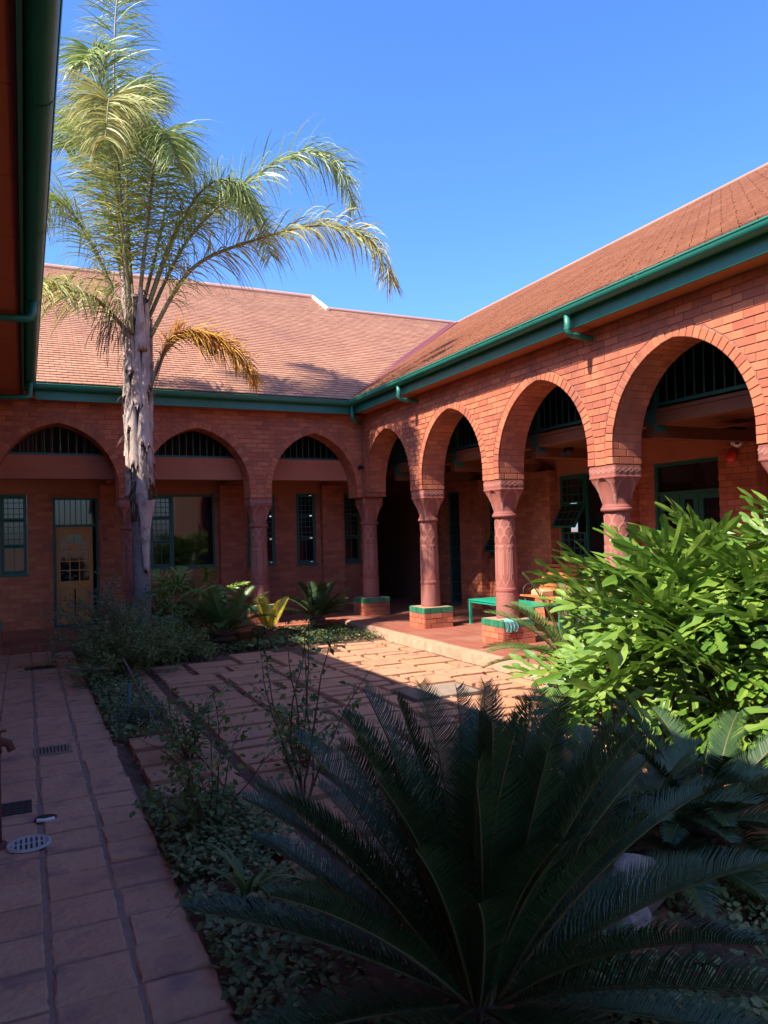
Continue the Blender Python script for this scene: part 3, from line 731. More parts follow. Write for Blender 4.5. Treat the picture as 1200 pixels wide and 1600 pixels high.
# wooden door with arched glazing
q = MB(); frame_bars(q, FBI, .452, 1.198, FZ+.002, 2.378, .04, -.12, -.02); FBI.box(q, .492, 1.158, 1.86, 1.90, -.119, -.021); dr = q.build('door', 'dark_green_paint', bw)
g = MB(); FBI.box(g, .492, 1.158, 1.90, 2.338, -.075, -.07); g.build('pane', 'glass', dr)
q = MB()
for i in range(7): FBI.box(q, .55+.09*i, .562+.09*i, 1.90, 2.338, -.06, -.05)
q.build('transom_bars', 'dark_green_paint', dr)
def wood_door():
    u0, u1, z0, z1 = .496, 1.10, FZ+.012, 1.856; a0, a1 = u0+.07, u1-.07; zc = 1.46; zb = .90; uc = (a0+a1)/2; rr = (a1-a0)/2
    q = MB(); FBI.box(q, u0, a0, z0, z1, -.085, -.045); FBI.box(q, a1, u1, z0, z1, -.085, -.045); FBI.box(q, a0, a1, z0, z0+.13, -.085, -.045); FBI.box(q, a0, a1, zb-.14, zb, -.085, -.045)
    n = 20
    for i in range(n):      # head above the fanlight
        t0, t1 = pi*i/n, pi*(i+1)/n
        x0, y0, x1, y1 = uc+rr*cos(t0), zc+rr*sin(t0)*1.15, uc+rr*cos(t1), zc+rr*sin(t1)*1.15
        q.add([FBI.p(x0,y0,-.045), FBI.p(x1,y1,-.045), FBI.p(x1,z1,-.045), FBI.p(x0,z1,-.045)], [(0,1,2,3)])
        q.add([FBI.p(x0,y0,-.045), FBI.p(x1,y1,-.045), FBI.p(x1,y1,-.085), FBI.p(x0,y0,-.085)], [(0,1,2,3)])
    lf = q.build('door_leaf', 'door_wood', dr)
    g = MB(); FBI.box(g, a0-.01, a1+.01, zb-.01, zc+rr*1.15+.01, -.075, -.068); g.build('pane', 'glass', dr)
    b = MB()
    for k in (1, 2): x = a0+(a1-a0)*k/3; FBI.box(b, x-.009, x+.009, zb, zc, -.067, -.05)
    for z in (1.09, 1.25, zc-.005): FBI.box(b, a0, a1, z-.009, z+.009, -.0675, -.049)
    for t in (pi*.25, pi*.5, pi*.75):
        c, s_ = cos(t), sin(t)*1.15; nx, nz = -sin(t)*.009, cos(t)*.009
        b.add([FBI.p(uc+.06*c-nx, zc+.06*s_-nz, -.05), FBI.p(uc+.06*c+nx, zc+.06*s_+nz, -.05), FBI.p(uc+rr*c+nx, zc+rr*s_+nz, -.05), FBI.p(uc+rr*c-nx, zc+rr*s_-nz, -.05)], [(0,1,2,3)])
    for i in range(10):
        t0, t1 = pi*i/10, pi*(i+1)/10
        b.add([FBI.p(uc,zc,-.048), FBI.p(uc+.085*cos(t0),zc+.085*sin(t0),-.048), FBI.p(uc+.085*cos(t1),zc+.085*sin(t1),-.048)], [(0,1,2)])
    b.build('glazing_bars', 'door_wood', dr)
    for (a, c) in ((a0+.004, uc-.012), (uc+.012, a1-.004)):
        p = MB(); FBI.box(p, a, c, z0+.134, zb-.144, -.08, -.062); FBI.box(p, a+.04, c-.04, z0+.18, zb-.19, -.062, -.05); p.build('door_panel', 'door_wood', dr)
    MB().tube([FBI.p(a1+.045, .95, -.045), FBI.p(a1+.045, .95, .01)], .012, 8).build('handle', 'pale_metal', dr)
wood_door()
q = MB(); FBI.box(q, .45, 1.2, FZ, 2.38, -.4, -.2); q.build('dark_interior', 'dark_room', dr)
# passage at the inner corner
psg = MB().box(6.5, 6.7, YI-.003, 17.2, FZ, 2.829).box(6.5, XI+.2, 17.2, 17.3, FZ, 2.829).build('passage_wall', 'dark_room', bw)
fpa = Face('R', 6.7)
MB().box(-1.25, 6.09, D+T+.02, 15.4, 2.755, 2.80).build('loft_floor', 'timber', bw)
lb = MB(); xx = -1.25
while xx < 7.7: lb.box(xx, xx+.135, 14.0, 14.03+r.uniform(0,.01), 2.80, 4.9); xx += .14
lb.build('loft_boarding', 'dark_timber', bw)
MB().box(-1.25, R+.3, D+T+.005, D+T+.23, 2.60, 2.752).box(-1.25, R+.3, D+T+.005, D+T+.23, 2.753, 2.975).build('beam', 'plaster', bw)
gr = MB().box(-1.2, R+.3, 13.07, 13.11, 2.98, 3.02).box(-1.2, R+.3, 13.075, 13.105, 3.60, 3.63).build('grille', 'dark_green_paint', bw); xx = -1.1
while xx < 5.8: link('bar', BAR, gr, (xx, 13.09, 2.98)); xx += .117
VX = 7.07; RY2 = 18.87; RZ2 = ZG+M_*(RY2-EY)
bro = MB().add([(LX,EY+.06,ZG+.02),(EX,EY+.06,ZG+.02),(RIDX,RIDY,RIDZ),(-5.6,RIDY,RIDZ)], [(0,1,2,3)]).add([(-5.6,RIDY-.01,RIDZ),(VX,RIDY-.01,RIDZ),(VX,RY2,RZ2),(-6.6,RY2,RZ2)], [(0,1,2,3)]).add([(-6.6,RY2,RZ2),(VX,RY2,RZ2),(VX,25,ZG),(-6.6,25,ZG)], [(0,1,2,3)]).add([(VX,RIDY,RIDZ),(RIDX,RIDY,RIDZ),(RIDX,24,ZG),(VX,24,ZG)], [(0,1,2,3)]).build('roof', 'roof_under', bw)
roof_tiles((-6.5, EY+.05, ZG+.02), (1,0,0), (0,1,M_), 17.6, (RY2-EY)*sl_, lambda c: (c.y-EY > c.x-EX-.06) and (c.y-EY > LX-c.x-.06) and (c.y < RIDY+.02 or c.x < VX), 'roof_tiles', bro, 43)
MB().tube([(VX,RIDY,RIDZ+.03),(RIDX,RIDY,RIDZ+.03)], .055, 10).build('ridge_cap', 'ridge_pale', bro)
MB().tube([(-6.6,RY2,RZ2+.03),(VX,RY2,RZ2+.03)], .075, 10).build('ridge_cap', 'ridge_pale', bro)
MB().tube([(VX,RIDY-.1,RIDZ+.0),(VX,RY2,RZ2+.05)], .05, 8).build('verge_trim', 'white_trim', bro)
MB().box(LX+.0, EX+.154, EY+.155, EY+.185, 3.735, 3.952).build('fascia', 'green_paint', bw)
MB().box(-1.2, EX+.187, EY+.188, D+.02, 3.756, 3.80).build('soffit', 'soffit', bw)
MB().box(-1.2, R-.026, D-.024, D+T-.03, ZT+.033, ZT+.12).build('wall_plate', 'soffit', bw)
gutter('gutter', lambda t, o, z: (LX-.15+t, EY+.155-o, ZG-.003+z), EX+.155-LX+.15, bw, None)
for q in (rb, ra, rsf, bb, ba, bsf): q.finish()

# ------------------------------------------------------------------ LEFT WING (the eave overhead)
lw = thing('left_wing', 'left wing with brown boxed eave and dark green gutter passing overhead', 'building', (-1.05, 5, 0))
MB().box(-1.3, -1.06, -4, D+.01, -.05, 3.78).build('wall', 'mortar', lw)
lbk = Bricks('brick', 'brickwork'); 
fl = Face('R', -1.06)
def left_field():
    rr = random.Random(77); row = 0; z = 0.02; 
    while z < 3.7:
        u = 1.0 - (BL/2 if row % 2 else 0)
        while u < 12.4:
            lbk.add([(-1.052, u, z), (-1.052, u+BL-.009, z), (-1.052, u+BL-.009, z+COURSE-.009), (-1.052, u, z+COURSE-.009)], (-1,0,0), lw_wall); u += BL
        z += COURSE; row += 1
lw_wall = [o for o in lw.children if o.name.startswith('wall')][0]
left_field(); lbk.finish()
sp_ = None; yy = -4.0
while yy < EY+.1:
    y1 = min(yy+.98, EY+.15)
    MB().box(-1.05, -.005, yy+.003, y1-.003, 3.755, 3.79).build('soffit_panel', 'soffit', lw); yy += .985
MB().box(-.004, .018, -4, EY+.154, 3.735, 3.952).build('fascia', 'green_paint', lw)
MB().box(-.03, -.006, -4, EY+.15, 3.742, 3.756).build('cover_strip', 'dark_timber', lw)
gl_ = gutter('gutter', lambda t, o, z: (LX-.15+o, -4+t, ZG+z), EY+.0+4, lw, None)
def lspout(y, zb):
    o = MB().tube([(LX-.075, y, ZG-.06), (LX-.075, y, zb+.06), (LX-.09, y, zb+.015), (LX-.13, y, zb), (-1.0, y, zb-.02)], .036, 12).build('spout', 'green_paint', gl_, smooth=True)
lspout(7.75, 3.70); lspout(11.75, 3.66)
lro = MB().add([(LX-.06,-4,ZG+.02),(LX-.06,EY+.06,ZG+.02),(-5.6,RIDY,RIDZ),(-5.6,-4,RIDZ)], [(0,1,2,3)]).add([(-5.6,-4,RIDZ),(-5.6,24,RIDZ),(-11.4,24,ZG),(-11.4,-4,ZG)], [(0,1,2,3)]).build('roof', 'roof_tile', lw)
MB().box(LX-.10, LX-.02, -4, EY+.05, ZG+.02, ZG+.045).build('roof_edge', 'roof_tile', lro)

# ------------------------------------------------------------------ PLANTS: generators
UP = Vector((0,0,1))
def bez(P, n):
    """smooth curve through the control points"""
    P = [Vector(p) for p in P]; out = []; m = len(P)-1
    for i in range(n+1):
        t = i/n*m; k = min(int(t), m-1); f = t-k
        p0 = P[max(k-1,0)]; p1 = P[k]; p2 = P[k+1]; p3 = P[min(k+2,m)]
        out.append(.5*((2*p1) + (p2-p0)*f + (2*p0-5*p1+4*p2-p3)*f*f + (3*p1-p0-3*p2+p3)*f*f*f))
    return out
def palm_frond(name, P, parent, m, seed, nl=120, ll=.62, droop=1.0, start=.22, r0=.04, stalk='palm_stalk', stiff=.55):
    r = random.Random(seed); C = bez(P, 40)
    st = MB().tube(C, [r0*(1-.88*i/40) for i in range(41)], 6); fr = st.build(name, stalk, parent, smooth=True)
    mb = MB(); n = len(C)-1
    for i in range(nl):
        t = start + (1-start)*(i+r.random()*.8)/nl; k = min(int(t*n), n-1); f = t*n-k
        p = C[k].lerp(C[k+1], f); tg = (C[min(k+1,n)]-C[max(k-1,0)]).normalized()
        side = tg.cross(UP); side = side.normalized() if side.length > .15 else (tg.cross(Vector((0,1,0)))).normalized()
        nrm = side.cross(tg).normalized()
        prof = (.55+.45*min(1,(t-start)/.15)) * (1-.55*max(0,(t-.6)/.4))
        for sd in (-1, 1):
            L = ll*prof*r.uniform(.75,1.1); rot = r.uniform(-.75,.75)
            d = (tg*r.uniform(.35,.75) + side*sd*cos(rot)*r.uniform(.8,1.1) + nrm*sin(rot)*.9).normalized()
            wd = r.uniform(.006,.0105); q = p.copy(); pts = [q.copy()]; segs = 5; g = droop*r.uniform(.55,1.35)
            for s_ in range(segs):
                d = (d + Vector((r.uniform(-.06,.06), r.uniform(-.06,.06), -.10-.34*g*(s_/segs)))).normalized() if s_*stiff > -1 else d
                q = q + d*L/segs; pts.append(q.copy())
            ws = [.5, 1, .95, .75, .45, .06]; A = []; B = []
            ax = (pts[2]-pts[0]).cross(Vector((r.uniform(-1,1), r.uniform(-1,1), r.uniform(-.3,1)))).normalized()
            for w_, pt in zip(ws, pts): A.append(pt-ax*wd*w_); B.append(pt+ax*wd*w_)
            mb.strip(A, B)
    mb.build('leaflets', m, fr); return fr

# ------------------------------------------------------------------ PALM
pt = thing('palm_tree', 'tall queen palm with shaggy grey sheathed trunk growing beside the back arcade', 'palm tree', (1.5, 11.2, 0))
def trunk():
    mb = MB(); n = 28; prof = []; r = random.Random(2); z = -.1
    while z < 5.1:
        base = .150 if z < .3 else .128 + (.02 if z > 2.2 else 0)
        ring = .007*abs(sin(z*pi/.115)); prof.append((base - ring + r.uniform(-.002,.002), z)); z += .023
    mb.lathe(prof, n, 1.5, 11.2); return mb
trunk().build('trunk', 'palm_trunk', pt, smooth=True)
def sheath(th, z0, z1, r0, r1, w0, w1, flare, seed):
    """an old leaf base: a curved plate clasping the trunk, ragged at its foot"""
    r = random.Random(seed); mb = MB(); nz, nu = 14, 8
    for j in range(nz+1):
        t = j/nz; z = z0+(z1-z0)*t
        w_ = (w0+(w1-w0)*t**.85)*(.55+.45*min(1, t*5)); rr = r0+(r1-r0)*t + flare*max(0, t-.55)**2*2 + .09*max(0, .3-t)**1.1
        for i in range(nu+1):
            u = i/nu-.5; a = th + u*w_; rag = r.uniform(0,.22) if j == 0 else 0
            bulge = .02*cos(u*pi)
            mb.v.append((1.5+(rr+bulge+r.uniform(-.003,.003))*cos(a), 11.2+(rr+bulge)*sin(a), z+rag + r.uniform(-.008,.008)))
    for j in range(nz):
        for i in range(nu): a = j*(nu+1)+i; mb.f.append((a, a+1, a+nu+2, a+nu+1))
    o = len(mb.v); mb.v += [(x-.012*cos(th), y-.012*sin(th), z) for x, y, z in mb.v[:o]]
    mb.f += [tuple(i+o for i in f[::-1]) for f in mb.f[:]]
    return mb
rr = random.Random(6)
def core():
    prof = []; z = 1.85; r = random.Random(12)
    while z < 5.05: prof.append((.146+.012*sin(z*9)+r.uniform(-.006,.006) + (.015 if z > 3 else 0), z)); z += .05
    return MB().lathe(prof, 22, 1.5, 11.2)
core().build('fibrous_core', 'dark_fibre', pt, smooth=True)
for i in range(24):
    th = -1.57 + i*2.399963; z0 = 1.95 + i*.106 + rr.uniform(-.08,.08); L = rr.uniform(.85,1.35)
    sheath(th, z0, min(z0+L, 5.5), .156+rr.uniform(0,.02)+.001*i, .178+.001*i, rr.uniform(1.1,1.6), rr.uniform(.16,.3), .05 if i < 14 else .0, 300+i).build('leaf_base', 'palm_sheath', pt, smooth=True)
sheath(-1.3, 1.05, 2.15, .16, .20, .35, 1.0, .16, 330).build('leaf_base', 'palm_sheath', pt, smooth=True)
fb = MB()
for i in range(520):        # loose fibre on the sheaths
    a = rr.uniform(-3.6,.6); z = rr.uniform(2.2,5.2) if i > 170 else rr.uniform(1.5,2.6); R0 = .165+.035*rr.random()+(.02 if z > 3 else -.02)
    p = Vector((1.5+R0*cos(a), 11.2+R0*sin(a), z)); d = Vector((cos(a)*.5+rr.uniform(-.5,.5), sin(a)*.5+rr.uniform(-.5,.5), rr.uniform(-1.2,.3))).normalized(); L = rr.uniform(.06,.22)
    s_ = d.cross(UP).normalized()*.004; e = p+d*L+Vector((0,0,-.3*L))
    fb.strip([p-s_, (p+d*L*.5)-s_, e], [p+s_, (p+d*L*.5)+s_, e])
fb.build('fibre', 'fibre', pt, kind='stuff')
FR_ = {
'F1':[(1.42, 11.2, 4.6), (1.27, 11.35, 6.37), (1.28, 11.6, 8.2), (1.38, 11.9, 9.84), (1.58, 12.1, 10.5)],
'F2':[(1.40, 11.0, 4.5), (1.28, 10.9, 6.19), (1.16, 10.5, 7.21), (1.06, 10.1, 7.3), (0.95, 9.6, 6.5)],
'F3':[(1.62, 11.2, 4.7), (2.21, 11.2, 5.98), (2.97, 11.1, 6.84), (3.88, 11.0, 7.56), (4.53, 10.9, 7.49), (4.78, 10.8, 6.82)],
'F4':[(1.66, 11.1, 4.5), (2.24, 10.9, 5.5), (3.08, 10.5, 5.9), (3.96, 10.2, 6.13), (4.64, 10.0, 5.97), (4.91, 9.8, 5.29)],
'F5':[(1.64, 11.05, 3.75), (1.94, 11.0, 4.51), (2.38, 10.8, 4.53), (2.8, 10.7, 4.28), (3.05, 10.6, 3.89)],
'F6':[(1.40, 11.1, 4.5), (0.92, 10.8, 4.88), (0.54, 10.5, 4.88), (0.27, 10.2, 4.85), (0.01, 9.9, 4.5)],
'F7':[(1.38, 11.3, 4.7), (0.99, 11.5, 5.77), (0.66, 11.7, 6.41), (0.37, 11.9, 6.63), (0.11, 12.1, 6.29)],
'F8':[(1.55, 11.3, 4.8), (1.98, 11.7, 6.52), (2.15, 12.2, 7.68), (2.07, 12.7, 8.39), (1.93, 13.2, 8.33)],
'F9':[(1.42, 11.3, 4.8), (1.14, 11.6, 6.64), (0.96, 11.9, 7.66), (0.8, 12.2, 8.02), (0.63, 12.6, 7.78)],
'F10':[(1.60, 11.3, 4.8), (2.15, 11.6, 6.31), (2.77, 11.9, 6.99), (3.51, 12.3, 7.11), (4.01, 12.7, 6.55)],
'F12':[(1.50, 11.1, 4.8), (1.62, 10.8, 6.12), (1.70, 10.5, 6.9), (1.76, 10.1, 7.0), (1.85, 9.8, 6.5)],
'F14':[(1.45, 11.2, 4.8), (1.22, 11.0, 6.5), (1.05, 10.9, 7.8), (0.93, 10.8, 8.3), (0.78, 10.6, 8.0)],
'F15':[(1.6, 11.1, 4.8), (1.98, 10.9, 5.9), (2.35, 10.6, 6.55), (2.7, 10.3, 6.6), (2.95, 10.1, 6.1)],
'F13':[(1.45, 11.2, 4.8), (1.40, 11.3, 6.5), (1.50, 11.6, 7.9), (1.70, 11.9, 8.7), (1.95, 12.2, 8.5)],
}
for k, (m, nl, ll, dr_, stt) in {'F1':('palm_leaf',150,.62,.75,.3), 'F2':('palm_leaf_yellow',150,.7,1.5,.3), 'F3':('palm_leaf',130,.68,1.15,.26), 'F4':('palm_leaf_yellow',140,.62,1.2,.24), 'F5':('palm_leaf_dead',120,.56,.45,.36),
        'F6':('palm_leaf_yellow',90,.6,1.1,.2), 'F7':('palm_leaf',110,.62,1.2,.25), 'F8':('palm_leaf',120,.62,1.2,.3), 'F9':('palm_leaf',120,.66,1.2,.3), 'F10':('palm_leaf',120,.6,1.2,.28), 'F12':('palm_leaf',120,.64,1.4,.3), 'F13':('palm_leaf',130,.62,1.1,.32), 'F14':('palm_leaf',120,.62,1.3,.34), 'F15':('palm_leaf',110,.6,1.3,.3)}.items():
    palm_frond('frond', FR_[k], pt, m, int(k[1:])*7, int(nl*1.9), ll*(1.36 if k != 'F5' else 1.1), dr_, stt*.42, .034 if k != 'F5' else .03, 'palm_stalk' if k != 'F5' else 'fibre')
# hanging dry strands and the bare bent stalk
mb = MB()
for i in range(90):
    p = Vector((1.28+rr.uniform(-.2,.14), 10.95+rr.uniform(-.15,.1), rr.uniform(4.5,5.2))); d = Vector((rr.uniform(-.6,.1), rr.uniform(-.4,.2), rr.uniform(-.2,.4))); pts = [p.copy()]
    for s_ in range(5): d = (d+Vector((0,0,-.45))).normalized(); p = p+d*rr.uniform(.07,.15); pts.append(p.copy())
    ax = Vector((rr.uniform(-1,1), rr.uniform(-1,1), 0)).normalized()*.006; mb.strip([q-ax for q in pts], [q+ax for q in pts])
mb.build('dry_strands', 'fibre', pt, kind='stuff')
C = bez([(1.66,11.05,3.6),(1.84,10.98,4.3),(2.15,10.85,4.55),(2.5,10.75,4.25)], 16); L_ = []; R_ = []
for i, p in enumerate(C): w_ = .035+.035*sin(pi*i/16); L_.append(p+Vector((0,-.02,w_*.6))); R_.append(p+Vector((0,.05,-w_)))
MB().strip(L_, R_).strip([p+Vector((.015,-.03,0)) for p in L_], [p+Vector((.015,-.03,0)) for p in R_]).build('bent_stalk', 'fibre', pt, smooth=True)

# ------------------------------------------------------------------ CYCADS
def cycad_frond_mesh(L, el, curl, m, seed, nl=70, ll=.15, wd=.0042, vee=.55):
    """two meshes (stalk, leaflets) in local coordinates: leaves along +X from the origin"""
    r = random.Random(seed); n = 28; a = el; p = Vector((0,0,0)); C = [p.copy()]; yb = r.uniform(-.12,.12)
    for i in range(n): a -= curl/n*(.5+1.0*i/n); p = p+Vector((cos(a), yb*i/n, sin(a)))*L/n; C.append(p.copy())
    st = MB().tube(C, [.008*(1-.8*i/n) for i in range(n+1)], 5); lf = MB()
    for i in range(nl):
        t = .10+.90*i/nl; k = min(int(t*n), n-1); f = t*n-k; q = C[k].lerp(C[k+1], f); tg = (C[min(k+1,n)]-C[max(k-1,0)]).normalized()
        side = tg.cross(UP); side = side.normalized() if side.length > .05 else Vector((0,1,0)); nr = side.cross(tg).normalized()
        prof = min(1, .35+(t-.1)*3.2) * (1 if t < .7 else 1-.72*((t-.7)/.3)**1.5)
        for sd in (-1, 1):
            ln = ll*prof*r.uniform(.93,1.05); d = (side*sd*1.0 + tg*(.42+.5*t+r.uniform(-.05,.05)) + nr*(vee+r.uniform(-.12,.12))).normalized()
            ax = (tg - d*tg.dot(d)).normalized(); e = q+d*ln+tg*ln*.10 - nr*ln*.10; mdl = q+d*ln*.55
            lf.strip([q-ax*wd, mdl-ax*wd, e], [q+ax*wd, mdl+ax*wd, e+ax*.0008])
    return st.mesh('frond', 'cycad_stalk', True), lf.mesh('leaflets', m)
def cycad(name, label, loc, L, tiers, m, seed, caud=(.12, .25), ll=.15, nl=70, vee=.55, group=None, dry=0, wd=.0042):
    r = random.Random(seed); t = thing(name, label, 'cycad', loc, group)
    mb = MB(); rc, hc = caud; prof = []; z = -.05; 
    while z < hc: prof.append((rc*(1+.12*sin(z*70)) * (1 if z < hc*.8 else 1-.6*(z-hc*.8)/(hc*.2)), z)); z += .012
    mb.lathe(prof, 18); 
    for i in range(int(hc*420)):
        a = i*2.4; z = hc*((i*.618) % 1); mb.add([(rc*.95*cos(a-.1), rc*.95*sin(a-.1), z), (rc*.95*cos(a+.1), rc*.95*sin(a+.1), z), (rc*1.25*cos(a), rc*1.25*sin(a), z+.035)], [(0,1,2)])
    link('caudex', mb.mesh('caudex', 'caudex'), t, local=True)
    az = r.uniform(0, 6)
    for (cnt, el, curl, sc, mm) in tiers:
        var = [cycad_frond_mesh(L*sc*r.uniform(.92,1.05), el+r.uniform(-.08,.08), curl*r.uniform(.8,1.2), mm or m, r.randrange(9999), nl, ll, wd, vee) for _ in range(min(3, cnt))]
        for k in range(cnt):
            az += 2.399963; st, lf = r.choice(var)
            M4 = Matrix.Translation((rc*.5*cos(az), rc*.5*sin(az), hc-.03)) @ Matrix.Rotation(az+r.uniform(-.12,.12), 4, 'Z') @ Matrix.Rotation(r.uniform(-.10,.10), 4, 'Y') @ Matrix.Rotation(r.uniform(-.25,.25), 4, 'X')
            o = link('frond', st, t, mw=M4, local=True); link('leaflets', lf, o, local=True)
    return t
cycad('cycad', 'large dark green sago cycad spreading in the shaded foreground', (1.29, 2.08, 0), .95,
      [(12, 1.46, .18, 1.0, None), (14, 1.31, .32, 1.03, None), (13, 1.08, .42, 1.0, None), (10, .78, .42, 1.0, None), (8, .42, .3, 1.0, None), (6, .2, .35, .95, None), (3, .1, .5, .7, 'cycad_leaf_dry')], 'cycad_leaf', 5, (.10, .14), .135, 118, .75, wd=.0023)
cycad('cycad', 'shaded cycad with blue green fronds under the big lobed leaves at right', (2.60, 2.80, 0), .70, [(5, 1.0, .7, .9, None), (9, .8, .8, 1, None), (9, .45, .7, 1, None), (5, .15, .4, 1, None)], 'cycad_leaf', 9, (.11, .16), .13, 76, .5, wd=.0033)
cycad('cycad', 'drooping cycad in deep shade at the right edge below the philodendron', (3.05, 2.75, 0), .72, [(7, 1.0, .8, 1, None), (9, .7, .9, 1, None), (8, .4, .7, 1, None)], 'cycad_leaf', 29, (.12, .16), .12, 84, .5, wd=.0035)
cycad('cycad', 'feathery cycad poking out left of the big lobed leaves by the paved walk', (4.45, 5.45, 0), .85, [(5, 1.3, .5, 1, None), (8, .95, .8, 1, None), (8, .55, .8, 1, None), (5, .2, .6, .9, None)], 'cycad_leaf_light', 12, (.12, .42), .13, 60, .35)
cycad('cycad', 'bushy light green cycad on a dark stump in the back bed', (2.62, 11.0, 0), .78, [(6, 1.3, .5, 1, None), (9, .95, .7, 1, None), (9, .6, .8, 1, None), (3, .25, .5, .9, None)], 'cycad_leaf_light', 15, (.16, .26), .15, 54, .35)
cycad('cycad', 'small dark cycad with glossy fronds near the corner column', (4.35, 11.75, 0), .66, [(6, 1.25, .4, 1, None), (8, .85, .6, 1, None), (8, .45, .5, 1, None)], 'cycad_leaf', 18, (.12, .28), .15, 44, .4, wd=.006)
cycad('cycad', 'low cycad with bright yellow upright fronds beside the light green cycad', (3.40, 11.3, 0), .62, [(5, 1.2, .35, 1, 'cycad_leaf_yellow'), (3, .2, 1.0, .7, 'cycad_leaf_dry')], 'cycad_leaf_yellow', 24, (.08, .16), .13, 44, .4, wd=.006)

# ------------------------------------------------------------------ TREE PHILODENDRON
def philo_leaf_mesh(L, seed):
    """deeply lobed blade: wavy fingers joined near the midrib"""
    r = random.Random(seed); mb = MB(); n = 9
    def mid(t): return Vector((0, L*t, -.34*L*t*t + .06*L*t))
    pts = [mid(i/20) for i in range(21)]
    for i in range(n):
        t = .03+.93*(i/(n-1)); base = mid(t)
        ang = rad(132-118*(i/(n-1))**.9); ln = L*(.60*sin(pi*min(1, .30+.60*t)) + .09)*r.uniform(.85,1.12)
        if i == n-1: ln = L*.25
        for sd in (-1, 1):
            a = ang + r.uniform(-.1,.1); d = Vector((sd*sin(a), cos(a), 0)); pr = Vector((cos(a), -sd*sin(a), 0))
            w0 = L*.049*r.uniform(.85,1.15); ws = [1.5, 1.05, .58, .62, 1.12, .70, 1.05, .95, .35]; A = []; B = []; Cn = []
            bend = r.uniform(-.15,.6); tw = r.uniform(-.5,.5); k = len(ws)-1; ph = r.uniform(0,6)
            for j, w_ in enumerate(ws):
                q = j/k; p = base + d*ln*q + Vector((0, ln*.22*q*q, 0)) + Vector((0, 0, .05*ln*q - bend*ln*q*q*.55))
                wa = w0*w_*(1+.22*sin(j*2.3+ph)); wb = w0*w_*(1+.22*sin(j*2.3+ph+2)); rip = .35*sin(j*1.7+ph)
                A.append(p-pr*wa+Vector((0,0,wa*(.35+rip+tw*q)))); B.append(p+pr*wb+Vector((0,0,wb*(.35-rip-tw*q)))); Cn.append(p)
            mb.strip(A, Cn); mb.strip(Cn, B)
    mb.strip([p+Vector((-.055*L,0,.012)) for p in pts[1:18]], [p for p in pts[1:18]]); mb.strip([p for p in pts[1:18]], [p+Vector((.055*L,0,.012)) for p in pts[1:18]])
    o = mb.mesh('blade', 'philo_leaf', True)
    rib = MB().tube([p+Vector((0,0,.004)) for p in pts], [.007*(1-.8*i/20) for i in range(21)], 5).mesh('midrib', 'philo_stalk', True)
    return o, rib
PHL = [philo_leaf_mesh(L, 400+i) for i, L in enumerate((.58, .66, .50, .70, .60, .64))]
def philodendron(label, loc, stems, count, rr_, seed, sc=1.0, group=None, zlift=.5):
    r = random.Random(seed); t = thing('philodendron', label, 'shrub', loc, group); mb = MB(); tops = []
    for (sx, sy, h) in stems:
        P = [(sx*.3, sy*.3, -.05), (sx*.6, sy*.6, h*.5), (sx, sy, h)]; mb.tube(bez(P, 8), .045*sc, 8); tops.append(Vector((sx, sy, h)))
    link('trunk', mb.mesh('trunk', 'caudex', True), t, local=True)
    az = 0
    for i in range(count):
        az += 2.399963; top = tops[i % len(tops)]; f = (i+.5)/count; el = rad(82-108*f**.9) + r.uniform(-.12,.12)
        plen = rr_*r.uniform(.75,1.1)*(.75+.25*cos(el)); d = Vector((cos(az)*cos(el), sin(az)*cos(el), sin(el)))
        tip = top + d*plen; tip.z = max(tip.z, .12)
        pl = MB().tube(bez([top, top+d*plen*.5+Vector((0,0,.06)), tip], 8), [.012*sc]*5+[.009*sc]*4, 6)
        o = link('leaf', pl.mesh('leaf', 'philo_stalk', True), t, local=True)
        drop = el*.8 - rad(18) + r.uniform(-.4,.4); fd = Vector((cos(az)*cos(drop), sin(az)*cos(drop), sin(drop))).normalized()
        x = fd.cross(UP).normalized(); x = (x + UP*r.uniform(-.9,.9)).normalized(); z = x.cross(fd).normalized(); x = fd.cross(z)
        M3 = Matrix((x, fd, z)).transposed().to_4x4(); s_ = sc*r.uniform(.82,1.12)
        M4 = Matrix.Translation(tip) @ M3 @ Matrix.Diagonal((s_, s_, s_, 1)); bl, rib = r.choice(PHL)
        link('blade', bl, o, mw=M4, local=True); link('midrib', rib, o, mw=M4, local=True)
    return t
philodendron('big sunlit tree philodendron with deeply lobed bright green leaves at right', (4.62, 3.72, 0), [(-.05, .55, .70), (.05, -.05, 1.0), (.25, -.75, 1.02), (-.25, .15, .62), (.1, -.45, .66), (-.3, .35, .35)], 140, .50, 31, 1.0)
philodendron('straggly shaded philodendron with a few lobed leaves behind the palm trunk', (1.95, 11.45, 0), [(.0, .0, .55), (.5, .2, .6)], 16, .42, 35, .62)

